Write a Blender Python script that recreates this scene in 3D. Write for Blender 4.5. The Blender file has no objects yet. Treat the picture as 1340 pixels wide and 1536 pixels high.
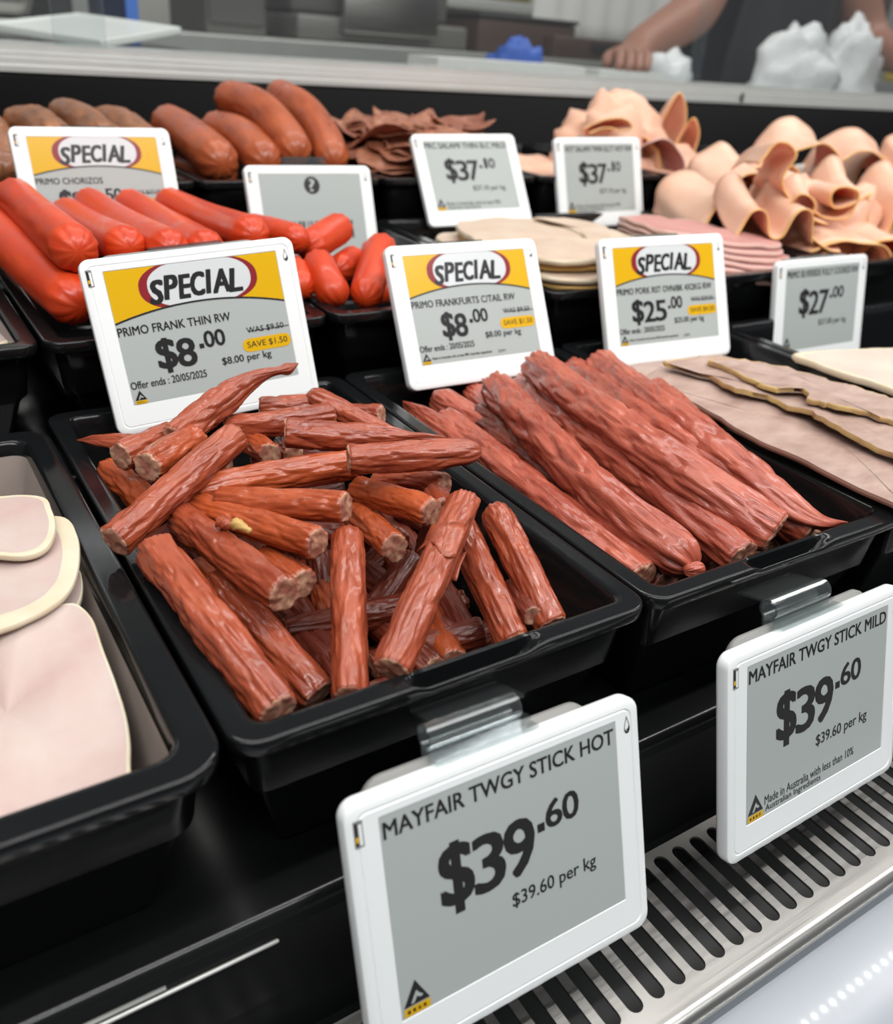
import bpy, bmesh, math, random
import numpy as np
from mathutils import Vector, Matrix, noise

random.seed(7)
rng = np.random.default_rng(7)
SC = bpy.context.scene
Z0 = 1.15                      # eye height: everything below is laid out around the eye, then lifted

# ------------------------------------------------------------------ camera
cam_d = bpy.data.cameras.new('camera')
cam = bpy.data.objects.new('camera', cam_d)
SC.collection.objects.link(cam)
SC.camera = cam
cam_d.sensor_fit = 'HORIZONTAL'
cam_d.sensor_width = 36.0
cam_d.lens = 36.0 * 1315.08 / 1340.0
cam_d.clip_start = 0.01
cam_d.clip_end = 50
cam.matrix_world = Matrix(((0.841698, 0.202943, -0.500358, 0.0), (-0.535157, 0.436730, -0.723100, 0.0), (0.071773, 0.876402, 0.476201, Z0), (0, 0, 0, 1)))
cam_d.dof.use_dof = True
cam_d.dof.focus_distance = 0.34
cam_d.dof.aperture_fstop = 12.5

# ------------------------------------------------------------------ light
SC.view_settings.view_transform = 'Standard'
SC.view_settings.look = 'None'
SC.view_settings.gamma = 1.0
SC.view_settings.use_curve_mapping = False
SC.view_settings.exposure = -0.10

world = bpy.data.worlds.new('world')
SC.world = world
world.use_nodes = True
world.node_tree.nodes['Background'].inputs[0].default_value = (0.92, 0.96, 1.0, 1)
world.node_tree.nodes['Background'].inputs[1].default_value = 0.20


def area(name, loc, size, energy, target=None, color=(1, 1, 1)):
    d = bpy.data.lights.new(name, 'AREA')
    d.shape = 'RECTANGLE'
    d.size, d.size_y = size
    d.energy = energy
    d.color = color
    o = bpy.data.objects.new(name, d)
    SC.collection.objects.link(o)
    o.location = loc
    if target is not None:
        o.rotation_euler = (Vector(target) - Vector(loc)).to_track_quat('-Z', 'Y').to_euler()
    return o


area('case_strip_light', (0.55, 0.06, Z0 + 0.42), (2.2, 0.022), 8.0, (0.55, 0.40, Z0 - 0.15), (1.0, 0.97, 0.95))
area('ceiling_light', (0.2, -0.9, Z0 + 1.35), (2.4, 0.18), 22, (0.4, 0.3, Z0 - 0.2), (0.96, 0.98, 1.0))
area('ceiling_light', (0.6, 0.30, Z0 + 1.35), (3.0, 0.4), 14, (0.7, 0.7, Z0 - 0.2), (1.0, 0.98, 0.95))
area('ceiling_light', (1.3, 1.15, Z0 + 1.6), (3.4, 0.35), 36, (1.3, 1.75, Z0), (1.0, 0.98, 0.94))

# ------------------------------------------------------------------ helpers
COL = SC.collection


def tag(o, label=None, cat=None, group=None, kind=None):
    if label: o['label'] = label
    if cat: o['category'] = cat
    if group: o['group'] = group
    if kind: o['kind'] = kind
    return o


def empty(name, loc, label, cat, group=None, kind=None):
    o = bpy.data.objects.new(name, None)
    o.empty_display_size = 0.02
    COL.objects.link(o)
    o.location = loc
    return tag(o, label, cat, group, kind)


def link(name, me, mats, parent=None, smooth=True, loc=None, rot=None):
    if not isinstance(mats, (list, tuple)): mats = [mats]
    for m in mats: me.materials.append(m)
    if smooth:
        me.polygons.foreach_set('use_smooth', [True] * len(me.polygons))
    me.update()
    o = bpy.data.objects.new(name, me)
    COL.objects.link(o)
    if parent is not None: o.parent = parent
    if loc is not None: o.location = loc
    if rot is not None: o.rotation_euler = rot
    return o


class MB:
    """collects vertices and faces of ONE mesh"""
    def __init__(s): s.v, s.f, s.m = [], [], []

    def add(s, v, f, mi=0):
        n = len(s.v)
        s.v += [tuple(map(float, q)) for q in v]
        s.f += [tuple(i + n for i in q) for q in f]
        s.m += [mi] * len(f)

    def grid(s, rows, close_u=False, close_v=False, mi=0, cap0=False, cap1=False):
        n = len(rows); k = len(rows[0])
        v = [p for r in rows for p in r]
        f = []
        for i in range(n if close_v else n - 1):
            for j in range(k if close_u else k - 1):
                a, b = i * k + j, i * k + (j + 1) % k
                c, d = ((i + 1) % n) * k + (j + 1) % k, ((i + 1) % n) * k + j
                f.append((a, b, c, d))
        if cap0: f.append(tuple(range(k - 1, -1, -1)))
        if cap1: f.append(tuple((n - 1) * k + j for j in range(k)))
        s.add(v, f, mi)

    def box(s, x0, x1, y0, y1, z0, z1, mi=0):
        s.add([(x0, y0, z0), (x1, y0, z0), (x1, y1, z0), (x0, y1, z0), (x0, y0, z1), (x1, y0, z1), (x1, y1, z1), (x0, y1, z1)],
              [(0, 3, 2, 1), (4, 5, 6, 7), (0, 1, 5, 4), (1, 2, 6, 5), (2, 3, 7, 6), (3, 0, 4, 7)], mi)

    def mesh(s, name='m'):
        me = bpy.data.meshes.new(name)
        me.from_pydata(s.v, [], s.f)
        if any(s.m): me.polygons.foreach_set('material_index', s.m)
        return me

    def build(s, name, mats, parent=None, smooth=True, bevel=0.0, seg=2, loc=None, rot=None, sharp=0.0):
        o = link(name, s.mesh(name), mats, parent, smooth, loc, rot)
        if bevel:
            md = o.modifiers.new('bevel', 'BEVEL'); md.width = bevel; md.segments = seg; md.limit_method = 'ANGLE'; md.angle_limit = 0.6
        if smooth and sharp: o.data.set_sharp_from_angle(angle=sharp)
        return o


def S(h):
    """sRGB 0-255 -> linear"""
    out = []
    for c in h:
        c = c / 255.0
        out.append(c / 12.92 if c <= 0.04045 else ((c + 0.055) / 1.055) ** 2.4)
    return tuple(out) + (1.0,)


def mat(name, rgb, rough=0.5, metal=0.0, spec=0.5, coat=0.0, var=0.0, vscale=60, bump=0.0, bscale=200, trans=0.0, ior=1.45,
        sss=0.0, rvar=0.0, stretch=(1, 1, 1), attr=None, dark=None, emit=None, bdist=0.0006, detail=4):
    m = bpy.data.materials.new(name)
    m.use_nodes = True
    nt = m.node_tree; N = nt.nodes; L = nt.links
    b = N['Principled BSDF']
    base = S(rgb)
    b.inputs['Base Color'].default_value = base
    b.inputs['Roughness'].default_value = rough
    b.inputs['Metallic'].default_value = metal
    b.inputs['Specular IOR Level'].default_value = spec
    b.inputs['Coat Weight'].default_value = coat
    b.inputs['Coat Roughness'].default_value = 0.12
    b.inputs['Transmission Weight'].default_value = trans
    b.inputs['IOR'].default_value = ior
    if sss:
        b.inputs['Subsurface Weight'].default_value = sss
        b.inputs['Subsurface Radius'].default_value = (0.006, 0.002, 0.001)
        b.inputs['Subsurface Scale'].default_value = 0.6
    if emit:
        b.inputs['Emission Color'].default_value = S(emit[0]); b.inputs['Emission Strength'].default_value = emit[1]
    if var or bump or rvar:
        if attr:
            tc = N.new('ShaderNodeAttribute'); tc.attribute_name = attr; src = tc.outputs['Vector']
        else:
            tc = N.new('ShaderNodeTexCoord'); src = tc.outputs['Object']
        mp = N.new('ShaderNodeMapping'); mp.inputs['Scale'].default_value = stretch
        L.new(src, mp.inputs['Vector'])

        def tex(sc, det=detail, rg=0.6):
            t = N.new('ShaderNodeTexNoise'); t.inputs['Scale'].default_value = sc; t.inputs['Detail'].default_value = det
            t.inputs['Roughness'].default_value = rg
            L.new(mp.outputs[0], t.inputs['Vector']); return t
        if var:
            t = tex(vscale)
            rp = N.new('ShaderNodeValToRGB')
            d = S(dark) if dark else tuple(c * (1 - var) for c in base[:3]) + (1,)
            rp.color_ramp.elements[0].position = 0.3; rp.color_ramp.elements[0].color = d
            rp.color_ramp.elements[1].position = 0.68; rp.color_ramp.elements[1].color = base
            L.new(t.outputs['Fac'], rp.inputs[0]); L.new(rp.outputs[0], b.inputs['Base Color'])
        if rvar:
            t = tex(vscale * 0.7)
            mr = N.new('ShaderNodeMapRange'); mr.inputs['To Min'].default_value = max(0.02, rough - rvar); mr.inputs['To Max'].default_value = rough + rvar
            mr.inputs['From Min'].default_value = 0.3; mr.inputs['From Max'].default_value = 0.7
            L.new(t.outputs['Fac'], mr.inputs['Value']); L.new(mr.outputs[0], b.inputs['Roughness'])
        if bump:
            t = tex(bscale, 5)
            bp = N.new('ShaderNodeBump'); bp.inputs['Strength'].default_value = bump; bp.inputs['Distance'].default_value = bdist
            L.new(t.outputs['Fac'], bp.inputs['Height']); L.new(bp.outputs[0], b.inputs['Normal'])
    return m


def glassy(name, tint=(245, 250, 250), rough=0.03, opacity=0.12):
    """thin clear plastic / glass: mostly transparent with real gloss"""
    m = bpy.data.materials.new(name); m.use_nodes = True
    nt = m.node_tree; N = nt.nodes; L = nt.links
    for n in list(N): N.remove(n)
    out = N.new('ShaderNodeOutputMaterial'); mx = N.new('ShaderNodeMixShader'); tr = N.new('ShaderNodeBsdfTransparent')
    tr.inputs[0].default_value = S(tint)
    p = N.new('ShaderNodeBsdfPrincipled'); p.inputs['Base Color'].default_value = S((225, 232, 234)); p.inputs['Roughness'].default_value = rough
    fr = N.new('ShaderNodeFresnel'); ge = N.new('ShaderNodeNewGeometry'); mrg = N.new('ShaderNodeMapRange')
    mrg.inputs['To Min'].default_value = 1.5; mrg.inputs['To Max'].default_value = 1 / 1.5
    L.new(ge.outputs['Backfacing'], mrg.inputs['Value']); L.new(mrg.outputs[0], fr.inputs[0])
    ad = N.new('ShaderNodeMath'); ad.operation = 'ADD'; ad.inputs[1].default_value = opacity; ad.use_clamp = True
    gl = N.new('ShaderNodeBsdfGlossy'); gl.inputs['Roughness'].default_value = rough; gl.inputs[0].default_value = (1, 1, 1, 1)
    m2 = N.new('ShaderNodeMixShader'); m2.inputs[0].default_value = 0.08
    L.new(gl.outputs[0], m2.inputs[1]); L.new(p.outputs[0], m2.inputs[2])
    L.new(fr.outputs[0], ad.inputs[0]); L.new(ad.outputs[0], mx.inputs[0]); L.new(tr.outputs[0], mx.inputs[1]); L.new(m2.outputs[0], mx.inputs[2])
    L.new(mx.outputs[0], out.inputs[0])
    return m


# ------------------------------------------------------------------ materials
M_PLASTIC = mat('black_tray_plastic', (19, 20, 21), 0.12, spec=0.36, rvar=0.05, vscale=30, bump=0.05, bscale=500, bdist=0.0003)
M_PLASTIC_FROST = mat('scuffed_tray_plastic', (150, 138, 130), 0.42, rvar=0.12, var=0.15, vscale=30)
M_DECK = mat('black_gloss_deck', (17, 18, 18), 0.2, rvar=0.06, vscale=20)
M_FASCIA = mat('black_fascia', (20, 21, 21), 0.34, spec=0.22, rvar=0.05, vscale=20)
M_DUCT = mat('grey_duct', (52, 54, 53), 0.5)
M_DARK = mat('case_interior_black', (9, 9, 10), 0.6, spec=.12)
M_STEEL = mat('brushed_steel', (182, 180, 176), 0.34, metal=1.0, rvar=0.08, vscale=14, bump=0.10, bscale=40, stretch=(1, 60, 60), bdist=0.0002)
M_ALU = mat('satin_aluminium', (206, 206, 202), 0.38, metal=0.45, rvar=0.05)
M_GREYLIP = mat('grey_case_lip', (150, 155, 162), 0.28, rvar=0.05, vscale=12)
M_WHITE = mat('white_tag_plastic', (236, 239, 238), 0.22, spec=0.5, coat=0.3)
M_TAGBACK = mat('grey_tag_back', (128, 127, 124), 0.45)
M_EINK = mat('electronic_paper', (171, 177, 174), 0.2, spec=0.5, coat=0.35)
M_EINKB = mat('electronic_ink_black', (40, 39, 40), 0.24)
M_YELLOW = mat('electronic_ink_yellow', (214, 168, 14), 0.24)
M_RED = mat('electronic_ink_red', (134, 38, 44), 0.24)
M_EWHITE = mat('electronic_ink_white', (205, 209, 210), 0.24)
M_CLEAR = glassy('clear_clip_plastic', (240, 243, 243), 0.04, 0.06)
M_CLEAREDGE = glassy('clear_clip_edge', (225, 230, 230), 0.15, 0.42)
M_GLASS = glassy('door_glass', (250, 252, 252), 0.02, 0.02)
M_DROP = mat('water', (255, 255, 255), 0.02, trans=1.0, ior=1.33)
M_LED_REFLECTION = mat('glowing_led_reflection', (255, 255, 255), 0.4, emit=((255, 252, 235), 14.0))  # glow for the mirrored LED dots on the front lip, no real lamps there


def casing_mat(name, rgb, dark, fine=0.5, rough=0.34, coat=0.12, sss=0.12):
    """sausage skin: wrinkles run along the length, blotchy red-brown colour"""
    m = mat(name, rgb, rough, coat=coat, sss=sss)
    nt = m.node_tree; N = nt.nodes; L = nt.links; b = N['Principled BSDF']
    at_ = N.new('ShaderNodeAttribute'); at_.attribute_name = 'skin'

    def tex(scale, stretch, det=4, rg=0.6):
        mp = N.new('ShaderNodeMapping'); mp.inputs['Scale'].default_value = stretch
        L.new(at_.outputs['Vector'], mp.inputs['Vector'])
        t = N.new('ShaderNodeTexNoise'); t.inputs['Scale'].default_value = scale; t.inputs['Detail'].default_value = det; t.inputs['Roughness'].default_value = rg
        L.new(mp.outputs[0], t.inputs['Vector']); return t
    c1 = tex(90, (1, 1, .45)); rp = N.new('ShaderNodeValToRGB')
    e = rp.color_ramp.elements
    e[0].position = 0.28; e[0].color = S(dark); e[1].position = 0.66; e[1].color = S(rgb)
    n = e.new(0.84); n.color = S(tuple(min(255, c + 22) for c in rgb))
    L.new(c1.outputs['Fac'], rp.inputs[0]); L.new(rp.outputs[0], b.inputs['Base Color'])
    w1 = tex(300, (1, 1, 0.20), 3); w2 = tex(1300, (1, 1, 0.35), 3)
    mx = N.new('ShaderNodeMath'); mx.operation = 'MULTIPLY_ADD'; mx.inputs[1].default_value = 0.22
    L.new(w2.outputs['Fac'], mx.inputs[0]); L.new(w1.outputs['Fac'], mx.inputs[2])
    bp = N.new('ShaderNodeBump'); bp.inputs['Strength'].default_value = fine; bp.inputs['Distance'].default_value = 0.0017
    L.new(mx.outputs[0], bp.inputs['Height']); L.new(bp.outputs[0], b.inputs['Normal'])
    mr = N.new('ShaderNodeMapRange'); mr.inputs['From Min'].default_value = .35; mr.inputs['From Max'].default_value = .65
    mr.inputs['To Min'].default_value = rough - .08; mr.inputs['To Max'].default_value = rough + .14
    L.new(c1.outputs['Fac'], mr.inputs['Value']); L.new(mr.outputs[0], b.inputs['Roughness'])
    return m


def flesh_mat(name, lean, fat, rough=0.5, scale=260):
    """cut sausage face: lean meat flecked with fat"""
    m = mat(name, lean, rough, sss=0.15)
    nt = m.node_tree; N = nt.nodes; L = nt.links; b = N['Principled BSDF']
    tc = N.new('ShaderNodeTexCoord'); t = N.new('ShaderNodeTexNoise'); t.inputs['Scale'].default_value = scale; t.inputs['Detail'].default_value = 5
    L.new(tc.outputs['Object'], t.inputs['Vector'])
    rp = N.new('ShaderNodeValToRGB'); e = rp.color_ramp.elements
    e[0].position = .42; e[0].color = S(lean); e[1].position = .68; e[1].color = S(fat)
    L.new(t.outputs['Fac'], rp.inputs[0]); L.new(rp.outputs[0], b.inputs['Base Color'])
    bp = N.new('ShaderNodeBump'); bp.inputs['Strength'].default_value = .5; bp.inputs['Distance'].default_value = .0006
    L.new(t.outputs['Fac'], bp.inputs['Height']); L.new(bp.outputs[0], b.inputs['Normal'])
    return m


M_HOT = casing_mat('hot_stick_skin', (162, 76, 47), (124, 50, 31), 0.45, 0.26, 0.35, .05)
M_HOT2 = casing_mat('orange_stick_skin', (176, 82, 42), (140, 58, 30), 0.35, 0.26, 0.35, .05)
M_STICK_SHADED = casing_mat('shaded_stick_skin', (120, 52, 35), (72, 28, 20), 0.5, 0.32, 0.1, .0)  # darker copy for buried sticks: shade of the pile put into the colour
M_MILD = casing_mat('mild_stick_skin', (174, 87, 65), (138, 58, 44), 0.5, 0.30, 0.25, .05)
M_MILD2 = casing_mat('rosy_stick_skin', (180, 94, 72), (146, 66, 52), 0.5, 0.30, 0.25, .05)
M_CUT = flesh_mat('cut_stick_meat', (140, 84, 68), (192, 150, 122))
M_FRANK = casing_mat('red_frankfurt_skin', (202, 66, 24), (184, 48, 14), 0.10, 0.36, 0.05, 0.06)
M_KRANSKY = casing_mat('smoked_kransky_skin', (176, 88, 46), (140, 62, 34), 0.15, 0.34)
M_CHORIZO = casing_mat('chorizo_skin', (156, 100, 62), (112, 66, 42), 0.3, 0.4)
M_HAM = mat('pale_ham', (190, 173, 166), 0.36, var=.08, vscale=28, dark=(180, 152, 145), bump=.4, bscale=110, sss=.2, spec=.4)
M_HAMFAT = mat('ham_fat', (208, 199, 178), 0.45, var=.06, vscale=50, dark=(200, 184, 156), bump=.15, bscale=300, sss=.2, spec=.35)
M_TURKEY = mat('white_turkey', (204, 186, 172), 0.45, var=.05, vscale=30, dark=(196, 174, 160), bump=.12, bscale=250, sss=.15)
M_BEEF = mat('cooked_beef', (176, 152, 140), 0.40, var=.12, vscale=45, dark=(150, 122, 111), bump=.3, bscale=180, stretch=(1, 2.2, 1), sss=.12)
M_BEEFFAT = mat('beef_fat', (208, 182, 116), 0.45, var=.1, vscale=30, dark=(140, 98, 78), bump=.3, bscale=250, sss=.15)
M_ROAST = mat('pale_roast_pork', (204, 184, 164), 0.5, var=.06, vscale=30, dark=(192, 166, 146), bump=.12, bscale=200, sss=.15)
M_ROASTFAT = mat('roast_crust', (196, 158, 92), 0.5, var=.2, vscale=60)
M_PINK = mat('pink_pork', (196, 144, 136), 0.48, var=.06, vscale=30, dark=(184, 128, 122), bump=.1, bscale=220, sss=.15)
M_PINKFAT = mat('pink_pork_edge', (222, 184, 172), 0.48)
M_SHAVED = mat('shaved_ham', (230, 188, 164), 0.45, var=.1, vscale=25, dark=(220, 168, 140), bump=.1, bscale=200, sss=.35)
M_SHAVEDRIM = mat('smoked_ham_rim', (232, 180, 118), 0.45, sss=.3)
M_SALAMI2 = mat('pale_thin_salami', (168, 112, 84), 0.4, var=.3, vscale=120, dark=(128, 74, 54), sss=.1)
M_BEEFDK = mat('beef_crust', (150, 112, 96), .5, var=.2, vscale=60)
M_SALAMI = mat('thin_salami', (150, 92, 68), 0.4, var=.3, vscale=120, dark=(112, 60, 44), sss=.1)

# ------------------------------------------------------------------ case, room
def rrect(x0, x1, y0, y1, r, nfront=0, notch=None, k=7):
    """rounded rectangle as a closed loop, counter-clockwise from the front-left; the front edge carries extra points"""
    pts = []
    fx = []
    if notch:
        a, b = notch
        xs = sorted(set([x0 + r + (a - .006 - x0 - r) * i / 3 for i in range(4)] + [a - .006 + .012 * i / 8 for i in range(9)] +
                        [a + .006 + (b - a - .012) * i / 5 for i in range(6)] + [b - .006 + .012 * i / 8 for i in range(9)] +
                        [b + .006 + (x1 - r - b - .006) * i / 3 for i in range(4)]))
        keep = [xs[0]]
        for x in xs[1:]:
            if x - keep[-1] > 1e-5: keep.append(x)
        fx = keep
    else:
        fx = [x0 + r, x1 - r]
    for x in fx: pts.append((x, y0))
    for (cx, cy, a0) in ((x1 - r, y0 + r, -90), (x1 - r, y1 - r, 0), (x0 + r, y1 - r, 90), (x0 + r, y0 + r, 180)):
        for i in range(k + 1):
            if a0 == -90 and i == 0: continue
            if a0 == 180 and i == k: continue
            t = math.radians(a0 + 90 * i / k)
            pts.append((cx + r * math.cos(t), cy + r * math.sin(t)))
    return pts


def sstep(t):
    t = min(1, max(0, t)); return t * t * (3 - 2 * t)


def make_tray(x0, x1, y0, y1, zr, label, rim=.0085, depth=.068, rad=.009, notch=None, frost=False, group='black food trays in the display case', taper=.020):
    """black food tray: floor, tapered walls, flat rim with a finger recess at the front"""
    t = empty('food_tray', ((x0 + x1) / 2, (y0 + y1) / 2, Z0 + zr - depth), label, 'tray', group)
    ox, oy, oz = t.location
    mb = MB()
    W = rim

    def nf(x):
        if not notch: return 0.0
        a, b = notch
        return sstep((x - a + .005) / .006) * sstep((b + .005 - x) / .010)
    rows = []
    inn = taper * .72
    spec = [(W + inn, -depth + .006, 0, 0), (W + inn - .002, -depth + .0085, 0, 0), (W + inn * .5, -depth * .5, 0, 0), (W + .0012, -.006, 0, 0), (W + .0004, -.0022, 0, 0), (W - .0002, -.0008, 0, 0),
            (W - .0012, 0, 0, 0), (W - .0024, 0, -.0004, 0), (W - .0034, 0, -.006, 0), (W * .45, 0, -.0066, 0), (.0018, 0, -.0064, 0), (.0012, 0, -.0020, 0), (.0006, -.0001, -.0017, 0), (.0002, -.0004, -.0016, 0), (0, -.0010, -.0014, 0),
            (0.0001, -.0046, 0, 0), (.0005, -.0053, 0, 0), (.0036, -.0056, 0, 0), (.0050, -.0080, 0, 0), (.0070, -.026, 0, 0), (.0105, -.030, 0, 0), (taper, -depth + .004, 0, 0), (taper + .003, -depth, 0, 0)]
    for ins, z, nz, _ in spec:
        r = max(.0025, rad - ins * .55)
        lp = rrect(x0 + ins, x1 - ins, y0 + ins, y1 - ins, r, notch=(notch if notch else None))
        row = []
        for (x, y) in lp:
            k = nf(x) if y < y0 + ins + 1e-6 else 0.0
            row.append((x - ox, y - oy, Z0 + zr + z + nz * k - oz))
        rows.append(row)
    mb.grid(rows, close_u=True)
    n = len(rows[0])
    mb.add([], [])
    mb.f.append(tuple(range(n))); mb.m.append(0)
    base = (len(rows) - 1) * n
    mb.f.append(tuple(base + j for j in range(n - 1, -1, -1))); mb.m.append(0)
    if frost:
        for i in range(len(mb.f)):
            if i // n in (0, 1, 2): mb.m[i] = 1
    o = mb.build('tray_body', [M_PLASTIC, M_PLASTIC_FROST], t, smooth=True, sharp=.75)
    return t


XA, XB = -.25, 1.45
case = empty('display_case', (.6, .55, 0), 'black refrigerated deli display case with stepped decks and a steel air grille', 'display case')


def cpart(name, mb, m, **k):
    o = mb.build(name, m, None, **k)
    o.parent = case; o.matrix_parent_inverse = Matrix.Translation(-Vector(case.location))
    return o


D1, D2, D3 = Z0 - .168 - .068, Z0 - .136 - .068, Z0 - .106 - .068
mb = MB(); mb.box(XA, XB, .166, .418, D1 - .035, D1 - .0002); cpart('front_deck', mb, M_DECK, bevel=.003)
mb = MB(); mb.box(XA, XB, .4185, .662, D1 - .05, D2 - .0002); cpart('middle_deck', mb, M_DECK, bevel=.003)
mb = MB(); mb.box(XA, XB, .6625, .93, D1 - .05, D3 - .0002); cpart('rear_deck', mb, M_DECK, bevel=.003)
mb = MB(); mb.box(XA, 3.2, .93, .944, D1 - .05, Z0 - .0585); cpart('back_panel', mb, M_DARK)
mb = MB(); mb.box(XA, XB, .150, .94, .1, D1 - .052); cpart('plinth', mb, M_DARK)
# fascia under the front deck, leaning back to the grille
mb = MB()
rows = []
for (y, z) in ((.1655, D1 - .0036), (.1640, D1 - .006), (.1600, D1 - .030), (.1560, D1 - .048), (.150, Z0 - .292), (.158, Z0 - .292), (.168, D1 - .03), (.169, D1 - .0036)):
    rows.append([(XA, y, z), (XB, y, z)])
mb.grid(rows, close_v=True); cpart('fascia', mb, M_FASCIA, smooth=False)
mb = MB(); mb.box(XA, .0640, .1622, .1636, D1 - .0088, D1 - .0076); cpart('led_reflection_strip', mb, M_ALU, bevel=.0006)  # added pale strips standing in for an LED line reflected in the gloss
mb = MB(); mb.box(-.2, .030, .1628, .1640, D1 - .0064, D1 - .0060); cpart('led_reflection_edge', mb, M_ALU)

# steel air grille: one sheet with a row of rounded slots, bullnose at the front
GZ = Z0 - .28
cu = bpy.data.curves.new('grille_outline', 'CURVE'); cu.dimensions = '2D'; cu.fill_mode = 'BOTH'; cu.extrude = .0006


def poly(pts):
    s = cu.splines.new('POLY'); s.points.add(len(pts) - 1)
    for p, q in zip(s.points, pts): p.co = (q[0], q[1], 0, 1)
    s.use_cyclic_u = True


poly([(XA, .0965), (XB, .0965), (XB, .1505), (XA, .1505)])
x = .2362 - .01 * 45
while x < XB - .02:
    if x > XA + .01:
        h = .0031
        pts = [(x + h * math.cos(math.radians(180 + 180 * i / 8)), .1066 + h * math.sin(math.radians(180 + 180 * i / 8))) for i in range(9)]
        pts += [(x + h * math.cos(math.radians(180 * i / 8)), .1440 + h * math.sin(math.radians(180 * i / 8))) for i in range(9)]
        poly(pts)
    x += .01
tmp = bpy.data.objects.new('tmp', cu)
me = bpy.data.meshes.new_from_object(tmp)
bpy.data.objects.remove(tmp)
o = link('air_grille', me, M_STEEL, None, smooth=False)
o.location = (0, 0, GZ); o.parent = case; o.matrix_parent_inverse = Matrix.Translation(-Vector(case.location))
mb = MB()
rows = []
for i in range(13):
    t = math.radians(90 + 180 * i / 12)
    rows.append([(XA, .0968 + .0045 * math.cos(t), GZ - .0039 + .0045 * math.sin(t)), (XB, .0968 + .0045 * math.cos(t), GZ - .0039 + .0045 * math.sin(t))])
rows.append([(XA, .097, GZ - .012), (XB, .097, GZ - .012)])
mb.grid(rows); cpart('grille_nosing', mb, M_STEEL)
mb = MB(); mb.box(XA, XB, .094, .150, Z0 - .315, Z0 - .30); cpart('return_air_duct', mb, M_DUCT)
# pale grey front lip; added glowing dots stand in for LEDs mirrored in glass
mb = MB()
rows = []
for (y, z) in ((.1000, -.2915), (.085, -.293), (.070, -.2945), (.055, -.297), (.045, -.301), (.02, -.312), (-.03, -.33), (-.06, -.36), (-.06, -.42), (.09, -.42)):
    rows.append([(XA, y, Z0 + z), (XB, y, Z0 + z)])
mb.grid(rows); cpart('front_lip', mb, M_GREYLIP)
mb = MB(); mb.box(XA, XB, .0745, .0785, Z0 - .2955, Z0 - .2932); pass
mb = MB()
for i in range(90):
    xx = .165 + i * .0052
    mb.box(xx, xx + .0012, .0760, .0768, Z0 - .2942, Z0 - .2932)
cpart('led_reflection_dots', mb, M_LED_REFLECTION, smooth=False)

# rear rail of the case: stepped aluminium track carrying sliding glass doors
mb = MB()
prof = [(.945, -.0548), (.945, -.0500), (.950, -.0490), (.950, -.0440), (.956, -.0436), (.956, -.0395), (.963, -.0390), (.963, -.0330), (.985, -.0330), (.985, -.0400), (1.02, -.0400), (1.02, -.0330), (1.05, -.0330), (1.05, -.0558), (.948, -.0558)]
XR = 3.2
mb.grid([[(XA, y, Z0 + z - .0012), (XR, y, Z0 + z - .0012)] for y, z in prof], close_v=True); cpart('rear_rail', mb, M_ALU, smooth=False)
mb = MB(); mb.box(1.108, 1.112, .9435, .9455, Z0 - .054, Z0 - .042); cpart('rail_joint', mb, M_DARK)


def pane(name, x0, x1, y, z0, z1, tilt=0):
    m_ = MB(); m_.box(x0, x1, y, y + .005, z0, z1)
    return cpart(name, m_, M_GLASS, smooth=False)


pane('sliding_glass_door', -.2, .235, .968, Z0 - .034, Z0 + .55)
pane('sliding_glass_door', .190, 1.05, .976, Z0 - .034, Z0 + .55)
d3 = pane('sliding_glass_door', 1.02, 2.4, .968, Z0 - .034, Z0 + .55)
# condensation beads on the right-hand door
mb = MB()
for i in range(170):
    u, v = rng.random(), rng.random()
    px = 1.06 + .50 * u; pz = Z0 + .005 + .13 * v
    if (px - 1.06) * .16 + (pz - Z0) < .075: continue
    r = .0012 + .0026 * rng.random()
    rows = []
    for a in range(4):
        t = math.radians(5 + 85 * a / 3.0)
        rows.append([(px + r * math.cos(t) * math.cos(b_ * math.pi / 4), .9679 - r * .7 * math.sin(t), pz + r * math.cos(t) * math.sin(b_ * math.pi / 4) * 1.15) for b_ in range(8)])
    mb.grid(rows, close_u=True, cap1=True)
ob = mb.build('condensation', M_DROP, None); ob.parent = d3; ob.matrix_parent_inverse = Matrix.Translation(-Vector(case.location))
ob['kind'] = 'stuff'

# room
def structure(name, mb, m, **k):
    o = mb.build(name, m, None, smooth=False, **k); o['kind'] = 'structure'; return o


M_FLOOR = mat('vinyl_floor', (150, 148, 142), .4, var=.1, vscale=8)
M_WALL = mat('tiled_wall', (188, 186, 180), .4, var=.04, vscale=5)
mb = MB(); mb.box(-3, 5, -3, 2.9, -.05, 0); structure('floor', mb, M_FLOOR)
mb = MB(); mb.box(-3, 5, 2.8, 2.9, 0, 2.9); structure('wall_back', mb, M_WALL)

# trays: front row, middle row, rear row
ZR1, ZR2, ZR3 = -.168, -.136, -.106
make_tray(-.097, .0535, .1640, .400, ZR1, 'black tray of pale ham slices at the front left, its inner walls scuffed grey', rim=.0105, rad=.013, frost=True)
make_tray(.0555, .2065, .1675, .415, ZR1, 'black tray holding the jumbled pile of short cut smoked sticks', notch=(.1145, .1550))
make_tray(.2078, .3590, .1675, .415, ZR1, 'black tray holding the long uncut smoked sticks lying in line', notch=(.2640, .3045))
make_tray(.3612, .5030, .1675, .415, ZR1, 'black tray of sliced brown roast beef beside the long sticks')
make_tray(.5052, .8000, .1675, .412, ZR1, 'black tray of white sliced meat in front of the 27 dollar tag')
make_tray(-.090, .0590, .418, .655, ZR2, 'black tray at the left edge beside the fat red franks', notch=None)
make_tray(.0612, .2040, .418, .655, ZR2, 'black tray of long red thin franks behind the frank tag')
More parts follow.
